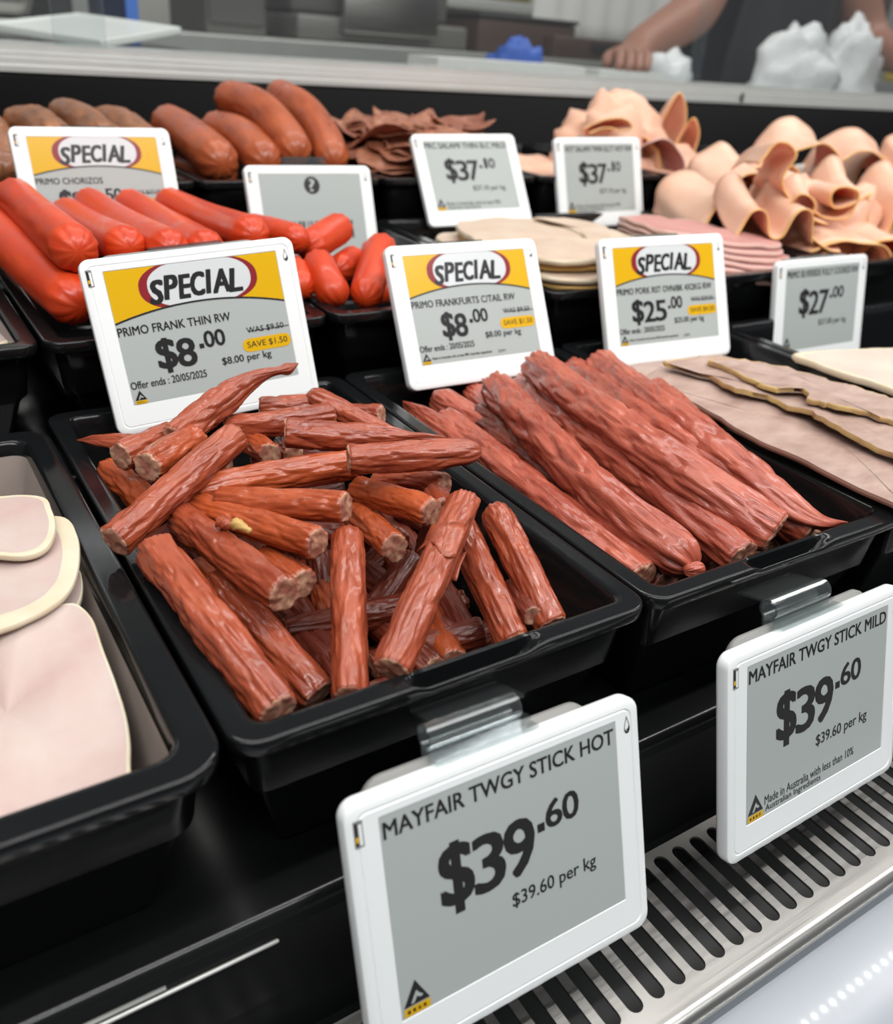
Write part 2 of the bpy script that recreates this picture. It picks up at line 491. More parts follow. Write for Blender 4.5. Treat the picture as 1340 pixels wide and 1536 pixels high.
make_tray(.2065, .3540, .418, .655, ZR2, 'black tray of small red frankfurts in front of the barcode tag')
make_tray(.3562, .5050, .418, .655, ZR2, 'black tray of pale roast slices in the middle row')
make_tray(.5072, .6550, .418, .655, ZR2, 'black tray of stacked pink pork slices in the middle row')
make_tray(.6572, .8400, .418, .655, ZR2, 'black tray under the big heap of curled shaved ham')
make_tray(.0680, .2150, .662, .900, ZR3, 'black tray of brown chorizos in the rear row')
make_tray(.2170, .3690, .662, .900, ZR3, 'black tray of thick orange-brown smoked sausages in the rear row')
make_tray(.3710, .5290, .662, .900, ZR3, 'black tray of thin brown salami shavings in the rear row')
make_tray(.5310, .6890, .662, .900, ZR3, 'black tray behind the right-hand 37 dollar tag with shaved ham')
make_tray(.6910, .8500, .662, .900, ZR3, 'black tray with the low end of the shaved ham in the rear row')
make_tray(.8520, 1.010, .662, .900, ZR3, 'black rear tray behind the big heap of curled shaved ham')

# ------------------------------------------------------------------ electronic shelf tags
def text_shape(body, offset=0.0, shear=0.0):
    c = bpy.data.curves.new('t', 'FONT'); c.body = body; c.offset = offset; c.shear = shear; c.resolution_u = 3
    o = bpy.data.objects.new('t', c)
    me = bpy.data.meshes.new_from_object(o)
    bpy.data.objects.remove(o)
    v = [(q.co.x, q.co.y) for q in me.vertices]; f = [tuple(p.vertices) for p in me.polygons]
    bpy.data.meshes.remove(me)
    return v, f


class Art:
    """flat printed artwork of one screen, in millimetres"""
    def __init__(s): s.mb = MB(); s.lay = -0.02

    def flat(s, pts, faces, mi):
        z = s.lay
        s.mb.add([(x, y, z) for x, y in pts], faces, mi)

    def poly(s, pts, mi): s.flat(pts, [tuple(range(len(pts)))], mi)

    def rect(s, x0, x1, y0, y1, mi): s.poly([(x0, y0), (x1, y0), (x1, y1), (x0, y1)], mi)

    def pill(s, x0, x1, y0, y1, mi, n=10):
        r = (y1 - y0) / 2; cy = (y0 + y1) / 2
        p = [(x1 - r + r * math.cos(math.radians(-90 + 180 * i / n)), cy + r * math.sin(math.radians(-90 + 180 * i / n))) for i in range(n + 1)]
        p += [(x0 + r + r * math.cos(math.radians(90 + 180 * i / n)), cy + r * math.sin(math.radians(90 + 180 * i / n))) for i in range(n + 1)]
        s.poly(p, mi)

    def text(s, body, x0, x1, y0, y1, mi=1, bold=0.0, shear=0.0, rot=0.0, wobble=0):
        v, f = text_shape(body, 0.0, shear)
        xs = [q[0] for q in v]; ys = [q[1] for q in v]
        a, b, c, d = min(xs), max(xs), min(ys), max(ys)
        out = []
        for (x, y) in v:
            u = (x - a) / (b - a); w = (y - c) / (d - c)
            X = x0 + u * (x1 - x0); Y = y0 + w * (y1 - y0)
            if rot: Y += rot * (X - (x0 + x1) / 2)
            out.append((X, Y))
        b = bold * (y1 - y0) * .8
        if bold < .008: s.flat(out, f, mi)
        else:
            for k_, (dx, dy) in enumerate(((-1, -.6), (-1, .6), (1, -.6), (1, .6), (0, 0), (-.5, 0), (.5, 0), (0, .6), (0, -.6))):
                s.lay += .002; s.flat([(X + dx * b * .8, Y + dy * b * .8) for X, Y in out], f, mi)
            s.lay -= .018

    def triangle_mark(s, x, y, w, h):
        """dark triangle with a leaping pale figure over a yellow bar"""
        s.poly([(x - w / 2, y + h * .28), (x + w / 2, y + h * .28), (x, y + h)], 1)
        s.lay += .04
        s.poly([(x - w * .22, y + h * .34), (x - w * .10, y + h * .34), (x + w * .02, y + h * .5), (x + w * .16, y + h * .42), (x + w * .26, y + h * .46), (x + w * .10, y + h * .58), (x + w * .02, y + h * .68), (x - w * .06, y + h * .58)], 0)
        s.rect(x - w / 2, x + w / 2, y, y + h * .25, 2)
        for i in range(4):
            s.rect(x - w * .38 + i * w * .2, x - w * .38 + i * w * .2 + w * .12, y + h * .07, y + h * .18, 1)
        s.lay -= .04


SWm, SHm = 84.8, 63.2


def special(a):
    """yellow banner, red ring, white oval and the word"""
    arc = lambda x: 12.8 - 5.7 * ((x + .5) / 42.5) ** 2 if abs(x) < 60 else 0
    n = 24
    xs = [-42.4 + 84.8 * i / n for i in range(n + 1)]
    a.poly([(x, arc(x)) for x in xs] + [(42.4, 31.6), (-42.4, 31.6)], 2)
    a.lay = .05

    def oval(cx, cy, rx, ry, mi):
        p = []
        for i in range(48):
            t = 2 * math.pi * i / 48
            x = cx + rx * math.copysign(abs(math.cos(t)) ** .85, math.cos(t)); y = cy + ry * math.copysign(abs(math.sin(t)) ** .85, math.sin(t))
            p.append((x, max(arc(x), min(31.6, y))))
        a.poly(p, mi)
    oval(1.2, 21.6, 29.4, 12.2, 3)
    a.lay = .08
    oval(1.6, 21.8, 25.6, 11.4, 4)
    a.lay = .12
    for x0_, x1_ in zip(xs[:-1], xs[1:]):
        a.poly([(x0_, arc(x0_) - .5), (x1_, arc(x1_) - .5), (x1_, arc(x1_) + .4), (x0_, arc(x0_) + .4)], 1)
    x = -23.6
    for i, (ch, w) in enumerate(zip('SPECIAL', (7.2, 7.4, 6.6, 7.4, 3.6, 8.4, 6.8))):
        dy = (-1.2, .3, -.2, .2, .6, .2, -.3)[i]
        a.text(ch, x, x + w - .5, 15.2 + dy, 26.0 + dy, 1, .085, .22)
        x += w + (-.25)


def price(a, main, cents, x0, x1, cx0, cx1, y0=-4.8, y1=13.2, c0=6.0, c1=15.0, big=True):
    h = y1 - y0
    n = len(main)
    wd = (x1 - x0) / (n + .05)
    for i, ch in enumerate('$' + main[1:]):
        e = h * .11 if ch == '$' else 0
        a.text(ch, x0 + i * wd + .3, x0 + (i + 1) * wd - .5, y0 - e, y1 + e, 1, .05)
    if cents:
        a.rect(cx0, cx0 + (cx1 - cx0) * .17, c0, c0 + (cx1 - cx0) * .17, 1)
        w2 = (cx1 - cx0) * .40
        for i, ch in enumerate(cents):
            n1 = w2 * .3 if ch == '1' else 0
            a.text(ch, cx0 + (cx1 - cx0) * .20 + i * w2 + .2 + n1, cx0 + (cx1 - cx0) * .20 + (i + 1) * w2 - .3 - n1 * .6, c0, c1, 1, .045)


def plain_art(title, main, cents, perkg, tx=(-41.6, 41.4), made=None, mark=True):
    a = Art()
    a.rect(-42.4, 42.4, -31.6, 31.6, 0)
    a.lay = .05
    a.text(title, tx[0], tx[1], 24.6, 29.7, 1, .04)
    price(a, main, cents, -25.8, 8.6, 9.2, 25.8)
    a.text(perkg, -2, 31, -15.6, -9.7, 1, .02)
    if mark: a.triangle_mark(-37.4, -31.3, 8.6, 10.6)
    if made:
        a.text(made[0], -32.2, 23, -27.2, -23.6, 1, .012); a.text(made[1], -31.8, 1.6, -31.0, -27.6, 1, .012)
    return a


def special_art(title, tx, main, cents, x0, x1, cx, was, save, perkg, offer, mark=True, tiny=True):
    a = Art()
    a.rect(-42.4, 42.4, -31.6, 31.6, 0)
    a.lay = .02; special(a); a.lay = .18
    a.text(title, tx[0], tx[1], 1.2, 5.3, 1, .03)
    price(a, main, cents, x0, x1, cx[0], cx[1], -17.4, -4.0, -10.1, -2.2)
    a.text(was, 19.6, 39.4, -6.9, -3.6, 1, .012); a.rect(21, 42.2, -5.9, -5.5, 1)
    a.lay = .14; a.pill(16.2, 42, -15.9, -9.2, 2); a.lay = .18; a.text(save, 18.6, 40, -14.3, -10.8, 1, .012)
    a.text(perkg, 4.2, 30, -21.0, -16.4, 1, .025)
    a.text(offer, -42.0, -4.8, -24.2, -20.6, 1, .025)
    if mark: a.triangle_mark(-38.6, -31.4, 5.6, 6.4)
    if tiny:
        a.text('Made in Australia with at least 98% Australian ingredients', -35, 6.6, -29.6, -27.6, 1, .02)
        a.text('2291', 11, 16.5, -29.6, -28.0, 1, .0)
    return a


def rr(x0, x1, y0, y1, r, k=6):
    p = []
    for (cx, cy, a0) in ((x1 - r, y0 + r, -90), (x1 - r, y1 - r, 0), (x0 + r, y1 - r, 90), (x0 + r, y0 + r, 180)):
        for i in range(k + 1):
            t = math.radians(a0 + 90 * i / k); p.append((cx + r * math.cos(t), cy + r * math.sin(t)))
    return p


def make_tag(art, pos, tilt, yaw, roll, scale, label, clip=True, drop=True, lip=2.0):
    t = empty('shelf_tag', (0, 0, 0), label, 'price tag', 'electronic price tags')
    t.matrix_world = Matrix.Translation((pos[0], pos[1], pos[2] + Z0)) @ Matrix.Rotation(yaw, 4, 'Z') @ Matrix.Rotation(math.pi / 2 - tilt, 4, 'X') @ Matrix.Rotation(roll, 4, 'Z') @ Matrix.Scale(scale, 4)
    k = .001
    # housing: rounded front, shallow groove, deeper back box
    mb = MB()
    prof = [(26, -11.0), (10, -11.0), (8.5, -10.2), (6.5, -6.5), (1.2, -6.2), (.2, -5.2), (0, -4.2), (0, -1.0), (.25, -.35), (.9, 0), (3.1, .1), (3.4, -.25), (3.7, -.25), (4.0, .1), (5.2, .1)]
    rows = []
    for ins, z in prof:
        rows.append([(x * k, y * k, z * k) for x, y in rr(-52.6 + ins, 52.6 - ins, -45.4 + ins, 38 - ins, max(1.2, 5.0 - ins * .5))])
    # the front face narrows to the screen recess
    rows.append([(x * k, y * k, .1 * k) for x, y in rr(-42.7, 42.7, -31.9, 31.9, .5)])
    rows.append([(x * k, y * k, -.25 * k) for x, y in rr(-42.5, 42.5, -31.7, 31.7, .4)])
    mb.grid(rows, close_u=True, cap0=True, cap1=True)
    # printed drop mark at the top right
    if drop:
        def dr(s_):
            p = []
            for i in range(20):
                t_ = 2 * math.pi * i / 20
                y = math.cos(t_); x = math.sin(t_) * (math.sin((math.pi - abs(t_ - math.pi)) / 2) ** 1.6 if True else 1)
                p.append((47.3 + x * 1.75 * s_, 29.2 + y * 3.1 * s_))
            return p
        o_, i_ = dr(1.0), dr(.74)
        mb.add([(x * k, y * k, .16 * k) for x, y in o_ + i_], [(j, (j + 1) % 20, 20 + (j + 1) % 20, 20 + j) for j in range(20)], 1)
        mb.add([(x * k, y * k, .17 * k) for x, y in ((46.5, 27.2), (48, 27.0), (48.6, 28.2), (48.2, 28.9), (47.7, 27.9))], [(0, 1, 2, 3, 4)], 1)
    hs = mb.build('housing', [M_WHITE, M_EINKB], t)
    hs.data.set_sharp_from_angle(angle=.7)
    # back shell, grey, seen above the top edge
    mb = MB()
    mb.grid([[(x * k, y * k, z * k) for x, y in rr(-44 + i_, 37 - i_, -30 + i_, 39.2 - i_, 7)] for i_, z in ((0, -6.5), (0, -8.6), (1.5, -10.5), (6, -10.9))], close_u=True, cap0=True, cap1=True)
    mb.build('back_cover', M_TAGBACK, t)
    # indicator window at the top left
    mb = MB()
    mb.box(-50.2 * k, -47.4 * k, 25.4 * k, 33.2 * k, .08 * k, .16 * k, 0)
    mb.box(-49.9 * k, -49.0 * k, 26 * k, 32.6 * k, .17 * k, .2 * k, 1)
    mb.box(-48.7 * k, -47.8 * k, 26 * k, 32.0 * k, .17 * k, .24 * k, 2)
    mb.box(-49.8 * k, -48.9 * k, 27 * k, 28.6 * k, .2 * k, .22 * k, 3)
    mb.build('indicator_window', [M_TAGBACK, M_EINKB, M_WHITE, M_YELLOW], t, smooth=False)
    sm = MB(); sm.v = [(x * k, y * k, z * k) for x, y, z in art.mb.v]; sm.f = art.mb.f; sm.m = art.mb.m
    sm.build('screen', [M_EINK, M_EINKB, M_YELLOW, M_RED, M_EWHITE], t, smooth=False)
    if clip and scale < 1:
        # low clear clip, only its top edge shows above the tag
        mb = MB()
        mb.box(-.018, .018, .030, .0385 + lip * .001, -.0125, -.0112)
        mb.box(-.018, .018, .0375 + lip * .001, .0385 + lip * .001, -.0112, -.0065)
        mb.box(-.018, .018, .033, .0385 + lip * .001, -.0072, -.0063)
        mb.build('clip', M_CLEAR, t, smooth=False)
    elif clip:
        mb = MB()
        def ext(pr, x0, x1, closed=True):
            mb.grid([[(x0 * k, y * k, z * k) for z, y in pr], [(x1 * k, y * k, z * k) for z, y in pr]], close_u=closed, cap0=False, cap1=False)
        ro, ri = [], []
        for i in range(21):
            a_ = math.radians(-60 + 300 * i / 20)
            ro.append((-7 + 3.9 * math.cos(a_), 45.6 + 3.9 * math.sin(a_)))
            ri.append((-7 + 2.9 * math.cos(a_), 45.6 + 2.9 * math.sin(a_)))
        ring = ro + ri[::-1]
        x0, x1 = -22.5, 9.5
        ext(ring, x0, x1)
        for xx in (x0, x1):
            mb.add([(xx * k, y * k, z * k) for z, y in ro + ri], [(j, j + 1, 21 + j + 1, 21 + j) for j in range(20)], 1)
        for (z0_, z1_, y0_, y1_) in ((-5.2, -4.3, 37.0, 43.0), (-9.8, -8.9, 36.5, 43.0), (-5.6, -.6, 39.0, 40.0), (-9.2, -4.6, 40.8, 41.6)):
            mb.box(x0 * k, (x1 + (4 if y1_ < 42 else 0)) * k, y0_ * k, y1_ * k, z0_ * k, z1_ * k)
        mb.box(-16 * k, 16 * k, 44.8 * k, 45.8 * k, -26 * k, -10.6 * k)
        mb.build('clip', [M_CLEAR, M_CLEAREDGE], t, smooth=False)
    return t


Q = .955
make_tag(plain_art('MAYFAIR TWGY STICK HOT', '$39', '60', '$39.60 per kg'), (.1274, .1331, -.2158), .341, .002, -.022, 1,
         'white tag reading MAYFAIR TWGY STICK HOT, clipped below the cut sticks tray')
make_tag(plain_art('MAYFAIR TWGY STICK MILD', '$39', '60', '$39.60 per kg', made=('Made in Australia with less than 10%', 'Australian Ingredients')), (.2729, .1329, -.2163), .285, .014, -.008, 1,
         'white tag reading MAYFAIR TWGY STICK MILD, clipped below the long sticks tray')
OFF = 'Offer ends : 20/05/2025'
make_tag(special_art('PRIMO FRANK THIN RW', (-42.2, 12.8), '$8', '00', -26.6, -6.9, (-5.4, 8.2), 'WAS $9.50', 'SAVE $1.50', '$8.00 per kg', OFF, tiny=False), (.1304, .4012, -.1294), .314, -.063, .074, Q,
         'white tag with yellow SPECIAL banner reading PRIMO FRANK THIN RW at 8 dollars')
make_tag(special_art('PRIMO FRANKFURTS C/TAIL RW', (-42.2, 30), '$8', '00', -24.6, -6.6, (-5.2, 8.2), 'WAS $9.50', 'SAVE $1.50', '$8.00 per kg', OFF), (.2886, .4062, -.1342), .491, -.038, .008, Q,
         'white tag with yellow SPECIAL banner reading PRIMO FRANKFURTS C/TAIL RW')
make_tag(special_art('PRIMO PORK RST OVN/BK 4X2KG RW', (-42.0, 38.7), '$25', '00', -30.7, -1.2, (-.4, 12), 'WAS $29.50', 'SAVE $4.50', '$25.00 per kg', OFF), (.4326, .3951, -.1359), .396, -.111, .017, Q,
         'white tag with yellow SPECIAL banner reading PRIMO PORK RST at 25 dollars')
make_tag(plain_art('PRIMO SILVERSIDE FULLY COOKED RW', '$27', '00', '$27.00 per kg'), (.6111, .4016, -.1618), .223, -.061, .017, Q,
         'white tag priced 27 dollars standing behind the white sliced meat')
make_tag(plain_art('PRC SALAMI THIN SLC MILD', '$37', '10', '$37.10 per kg', made=('Made in Australia with at least 90%', 'Australian ingredients')), (.4513, .6547, -.1026), .589, -.099, .028, Q,
         'leaning white tag priced 37 dollars 10 with salami shavings on both sides')
make_tag(plain_art('HOT SALAMI TWIN SLCT HOT RW', '$37', '10', '$37.10 per kg', made=('Made in Australia with at least 90%', 'Australian ingredients')), (.5992, .6565, -.1072), .32, -.059, .021, Q,
         'white tag priced 37 dollars 10 in front of the rear heap of shaved ham')
make_tag(special_art('PRIMO CHORIZOS', (-42, 1), '$29', '50', -29, -4, (-2, 12.5), 'WAS $37.00', 'SAVE $7.50', '$29.50 per kg', OFF), (.1416, .6332, -.1028), .35, .0, .004, Q,
         'white tag with yellow SPECIAL banner reading PRIMO CHORIZOS')
a = Art(); a.rect(-42.4, 42.4, -31.6, 31.6, 0)
a.lay = .05
a.poly([(.2 + 6.6 * math.cos(t * math.pi / 16), 23.2 + 6.6 * math.sin(t * math.pi / 16)) for t in range(32)], 1)
a.lay = .1
a.text('?', -1.8, 2.4, 18.8, 27.8, 0, .04)
x = -27.0
bw = [1, 2, 1, 1, 3, 1, 1, 2, 1, 3, 2, 1, 1, 1, 2, 3, 1, 2, 1, 1, 1, 3, 2, 1, 1, 2, 3, 1, 1, 1, 2, 1, 3, 1, 1, 2, 1, 2, 3, 1, 1, 1, 2, 1, 1, 3, 1, 2, 2, 1]
u = 59.0 / sum(bw)
for i, w in enumerate(bw):
    if i % 2 == 0: a.rect(x, x + w * u, -17, -3.2, 1)
    x += w * u
a.text('8 2 5 3 0 1 7 4', -14, 18, -23, -19.5, 1, .01)
make_tag(a, (.2889, .6194, -.1249), .35, -.001, -.008, Q, 'white tag showing a question mark in a black disc above a barcode', lip=7.0)
a = Art(); a.rect(-42.4, 42.4, -31.6, 31.6, 0)
a.lay = .05
a.text('$31', -24, 8, -4.8, 13.2, 1, .05)
make_tag(a, (.949, .655, -.132), .33, -.05, .0, Q, 'white tag of which only the top edge shows behind the heap of curled shaved ham', clip=False)


# ------------------------------------------------------------------ sausages
def catmull(P, R, n):
    P = np.array(P, float); R = np.array(R, float)
    if len(P) == 2:
        t = np.linspace(0, 1, n)[:, None]
        return P[0] * (1 - t) + P[1] * t, R[0] * (1 - t[:, 0]) + R[1] * t[:, 0]
    A = np.vstack([2 * P[0] - P[1], P, 2 * P[-1] - P[-2]]); B = np.concatenate([[R[0]], R, [R[-1]]])
    seg = np.linalg.norm(np.diff(P, axis=0), axis=1); cum = np.concatenate([[0], np.cumsum(seg)])
    out, rad = [], []
    for s in np.linspace(0, cum[-1], n):
        i = min(len(P) - 2, max(0, int(np.searchsorted(cum, s, 'right') - 1)))
        t = (s - cum[i]) / max(1e-9, seg[i])
        for arr, dst in ((A, out), (B, rad)):
            a, b, c, d = arr[i], arr[i + 1], arr[i + 2], arr[i + 3]
            dst.append(.5 * ((2 * b) + (-a + c) * t + (2 * a - 5 * b + 4 * c - d) * t * t + (-a + 3 * b - 3 * c + d) * t ** 3))
    return np.array(out), np.array(rad)


def sausage(name, pts, r, label, cat, mats, ends=('cut', 'cut'), wr=1.0, seed=0, group=None, nr=84, M=60, bend=0.0, cutm=None, facet=0.0):
    """pts: centre line. ends: 'cut' flat face, 'tip' dried and pinched to a point, 'dome' rounded and puckered"""
    g = np.random.default_rng(seed + 11)
    P = [np.array(p[:3], float) + np.array([0, 0, Z0]) for p in pts]
    R = [r * (p[3] if len(p) > 3 else 1.0) for p in pts]
    if len(P) == 2:
        mid = (P[0] + P[1]) / 2; d = P[1] - P[0]; L0 = np.linalg.norm(d)
        side = np.cross(d / L0, [0, 0, 1]); nn = np.linalg.norm(side)
        side = side / nn if nn > 1e-6 else np.array([1., 0, 0])
        b_ = bend if bend else (g.random() - .5) * .06
        P = [P[0], mid + side * b_ * L0 + np.array([0, 0, 1]) * .012 * L0 * (g.random() - .3), P[1]]; R = [R[0], (R[0] + R[1]) / 2, R[1]]
    C, rad = catmull(P, R, nr)
    s0 = np.concatenate([[0], np.cumsum(np.linalg.norm(np.diff(C, axis=0), axis=1))]); Lt = s0[-1]
    ea = [r * 1.05 * (1 - math.cos(math.radians(9 * q))) for q in range(10)] if ends[0] == 'dome' else [0, r * .03, r * .1]
    eb = [Lt - r * 1.05 * (1 - math.cos(math.radians(9 * q))) for q in range(10)][::-1] if ends[1] == 'dome' else [Lt - r * .1, Lt - r * .03, Lt]
    ss = np.array(ea + list(np.linspace(ea[-1], eb[0], nr)[1:-1]) + eb)
    C = np.stack([np.interp(ss, s0, C[:, q]) for q in range(3)], 1); rad = np.interp(ss, s0, rad); nr = len(ss)
    T = np.gradient(C, axis=0) + 1e-12; T /= np.linalg.norm(T, axis=1)[:, None]
    L = np.concatenate([[0], np.cumsum(np.linalg.norm(np.diff(C, axis=0), axis=1))])
    up = np.array([0, 0, 1.0]) if abs(T[0][2]) < .9 else np.array([1.0, 0, 0])
    U = np.cross(up, T[0]); U /= np.linalg.norm(U)
    loc = Vector(C[nr // 2])
    ph = g.random(8) * 6.28
    rows, skin = [], []
    # uneven spacing of the rings: more near the ends
    start = 0; stop = nr
    off = g.random(3) * 10

    def prof(s):
        """radius factor near each end"""
        k = 1.0
        for e, d in ((ends[0], s), (ends[1], L[-1] - s)):
            if e == 'dome':
                q = min(1, d / (r * 1.05)); k *= math.sqrt(max(0.0, 1 - (1 - q) ** 2)) * .97 + .03
            elif e == 'tip':
                q = min(1, d / (r * 5)); k *= .12 + .88 * q ** .75
            elif e == 'cut':
                q = min(1, d / (r * .10)); k *= .93 + .07 * q
        return k
    th = np.linspace(0, 2 * math.pi, M, endpoint=False)
    for i in range(nr):
        U = U - T[i] * (U @ T[i]); U /= np.linalg.norm(U); V = np.cross(T[i], U)
        s = L[i]
        # slow twist and wander of the ridges along the length
        w = .5 * math.sin(s * 38 + ph[0]) + .35 * math.sin(s * 71 + ph[1])
        rr_ = rad[i] * prof(s)
        d = .030 * np.cos(2 * th + ph[2] + w) + .022 * np.cos(3 * th + ph[3] - w * 1.3) + .018 * np.cos(5 * th + ph[4] + w * 1.7)
        nz = np.empty(M)
        for j in range(M):
            ca, sa = math.cos(th[j]), math.sin(th[j])
            a = noise.noise((ca * 1.9 + off[0], sa * 1.9 + off[1], s / r * .38 + off[2]))
            b = noise.noise((ca * 2.7 + off[1], sa * 2.7 + off[2], s / r * .42 + off[0]))
            c_ = noise.noise((ca * 4.6 + off[2], sa * 4.6 + off[0], s / r * .95))
            e_ = noise.noise((ca * 5.2 + off[2], sa * 5.2 + off[1], s / r * .22 + off[0]))
            nz[j] = a * .10 - (1 - min(1, abs(b) * 3.8)) * .115 - (1 - min(1, abs(e_) * 4.5)) * .03 - (1 - min(1, abs(c_) * 3.5)) * .022
        pk = 0
        for e, dd in ((ends[0], s), (ends[1], L[-1] - s)):
            if e == 'dome' and dd < r * 1.2:
                pk = pk + .09 * (1 - dd / (r * 1.2)) * np.cos(11 * th + ph[5] + 1.2 * np.sin(2 * th + ph[6]))
            if e == 'tip' and dd < r * 4:
                pk = pk + .35 * (1 - dd / (r * 4)) * np.cos(3 * th + ph[5] + s * 120)
        f = 1 + wr * (d + nz) + pk
        ring = C[i] + rr_ * f[:, None] * (np.cos(th)[:, None] * U + np.sin(th)[:, None] * V)
        rows.append([tuple(q - np.array(loc)) for q in ring])
        skin += [(r * math.cos(a) + off[0], r * math.sin(a) + off[1], s + off[2] * .1) for a in th]
    mb = MB(); mb.grid(rows, close_u=True)
    n0 = len(mb.v)
    for e, i, sg in ((ends[0], 0, -1), (ends[1], nr - 1, 1)):
        if e != 'cut' or cutm is None:
            c = np.mean(np.array(rows[i]), axis=0)
            mb.v.append(tuple(c)); q = len(mb.v) - 1
            skin.append(skin[i * M])
            for j in range(M):
                a, b = i * M + j, i * M + (j + 1) % M
                mb.f.append((b, a, q) if sg < 0 else (a, b, q)); mb.m.append(0)
    me = mb.mesh()
    at_ = me.attributes.new('skin', 'FLOAT_VECTOR', 'POINT')
    at_.data.foreach_set('vector', np.array(skin, dtype=np.float32).ravel())
    o = link(name, me, mats, None, True, loc)
    tag(o, label, cat, group)
    if cutm is not None:
        for e, i, sg in ((ends[0], 0, -1), (ends[1], nr - 1, 1)):
            if e != 'cut': continue
            ring = np.array(rows[i]); c = ring.mean(axis=0); n = T[i] * sg
            rws = []
            for fr, h in ((1.0, -.03), (.985, .03), (.93, .075), (.80, .09), (.6, .07), (.35, .09), (.12, .10)):
                row = []
                for j in range(M):
                    q = c + (ring[j] - c) * fr
                    hh = h * r * (1 + .0) + (noise.noise(Vector(q) * 420 + Vector((off[0], off[1], 0))) * .10 * r if fr < .95 else 0)
                    row.append(tuple(q + n * hh))
                rws.append(row)
            if sg < 0: rws = [w_[::-1] for w_ in rws]
            m2 = MB(); m2.grid(rws, close_u=True, cap1=True)
            m2.build('cut_face', cutm, o)
    return o

# ------------------------------------------------------------------ cut sticks, front tray
HOTG = 'cut smoked sticks in the front tray'
K = 'smoked_stick'


def hot(pts, label, r=6.1, ends=('cut', 'cut'), m=None, wr=1.0, bend=0.0, seed=None, nr=84):
    hot.n += 1
    return sausage(K, pts, r * .001, label, 'sausage', m or M_HOT, ends, wr, seed if seed is not None else hot.n * 3, HOTG, nr, 60, bend, M_CUT)


hot.n = 0
hot([(0.0522, 0.2720, -0.1590), (0.0785, 0.2891, -0.1525), (0.1090, 0.3086, -0.1450)], 'cut smoked stick slanting across the left rim of its tray, cut face toward the ham', 6.3)
hot([(0.0904, 0.3266, -0.1500), (*(0.1105, 0.3392, -0.1455), 1.05), (*(0.1265, 0.3468, -0.1400), .85), (*(0.1374, 0.3484, -0.1365), .45), (*(0.1439, 0.3469, -0.1350), .28), (*(0.1482, 0.3466, -0.1345), .42), (*(0.1528, 0.3469, -0.1330), .10)],
    'smoked stick end with a twisted dry tip rising in front of the frank tag', 6.4, ('cut', 'cut'), wr=1.3)
hot([(*(0.0609, 0.3693, -0.1630), .3), (*(0.0688, 0.3628, -0.1620), .9), (0.0887, 0.3436, -0.1610)], 'smoked stick with a pointed end poking out at the rear left corner of its tray', 5.2, ('tip', 'cut'))
hot([(0.0686, 0.3252, -0.1530), (0.0936, 0.3418, -0.1550)], 'short stick with round cut face under the left corner of the frank tag', 6.0)
hot([(0.0733, 0.3037, -0.1490), (0.0982, 0.3257, -0.1510)], 'short stick with broad cut face beside the long slanting stick', 6.5, m=M_HOT2)
hot([(0.0679, 0.3535, -0.1700), (0.0754, 0.3089, -0.1720)], 'shadowed smoked stick under the two round cut faces at the rear left', 6.3, ('dome', 'cut'), m=M_HOT2)
hot([(0.0896, 0.2970, -0.1600), (0.1147, 0.2907, -0.1560), (0.1488, 0.2835, -0.1540)], 'reddish stick running level through the pile behind the orange cut ends', 6.4, m=M_HOT2, bend=.02)
hot([(0.1389, 0.2680, -0.1430), (0.1670, 0.2579, -0.1420), (*(0.1871, 0.2501, -0.1410), .78)], 'stick lying across the right rim of its tray, cut face to the left', 6.1, ('cut', 'dome'), wr=1.15)
hot([(0.1295, 0.3058, -0.1460), (0.1613, 0.2904, -0.1470), (*(0.1912, 0.2817, -0.1490), .6)], 'pale cut stick lying just behind the one that crosses the right rim', 6.0, ('cut', 'tip'), wr=1.2)
hot([(0.1608, 0.3532, -0.1510), (0.1709, 0.3334, -0.1550), (0.1817, 0.3087, -0.1600)], 'stick leaning at the lower right corner of the frank tag', 6.0, ('dome', 'cut'))
hot([(0.1774, 0.3516, -0.1630), (0.1912, 0.3372, -0.1600)], 'small stick end with cut face turned right at the rear of the cut sticks', 5.6)
hot([(0.1404, 0.3599, -0.1570), (0.1662, 0.3466, -0.1540)], 'rearmost stick below the frank tag, yellowish cut face to the right', 5.4)
hot([(0.1173, 0.3419, -0.1560), (0.1379, 0.3321, -0.1530), (0.1613, 0.3282, -0.1515)], 'stick below the frank tag whose cut face is right behind the pale cut stick', 6.0)
hot([(0.1249, 0.3403, -0.1630), (0.1257, 0.3140, -0.1580)], 'short stump facing forward between the level sticks, fatty cut face', 5.4, m=M_HOT2)
hot([(0.1420, 0.3386, -0.1660), (0.1376, 0.3174, -0.1620)], 'small dark stump half hidden behind the fatty stump', 5.0, m=M_STICK_SHADED)
hot([(0.0941, 0.2860, -0.1600), (0.1106, 0.2679, -0.1560), (0.1278, 0.2485, -0.1515)], 'orange stick with a round cut face turned right at the centre of the pile', 6.2, m=M_HOT2)
hot([(0.0866, 0.2935, -0.1640), (0.0998, 0.2672, -0.1610), (0.1118, 0.2383, -0.1570)], 'orange stick with a white fatty cut face pointing down right', 6.1, m=M_HOT2)
hot([(0.0788, 0.2848, -0.1630), (0.0842, 0.2487, -0.1600), (0.0903, 0.2171, -0.1590)], 'thick stick under the dry knotted tail, large cut face toward the front', 6.6)
hot([(0.1009, 0.2593, -0.1720), (0.1036, 0.2326, -0.1680)], 'stick end tucked behind the large cut face', 6.0, m=M_HOT2)
hot([(0.0631, 0.2636, -0.1605), (0.0672, 0.2174, -0.1640), (0.0724, 0.1800, -0.1710)], 'long stick along the left wall reaching the front left corner of its tray', 6.9, wr=1.15)
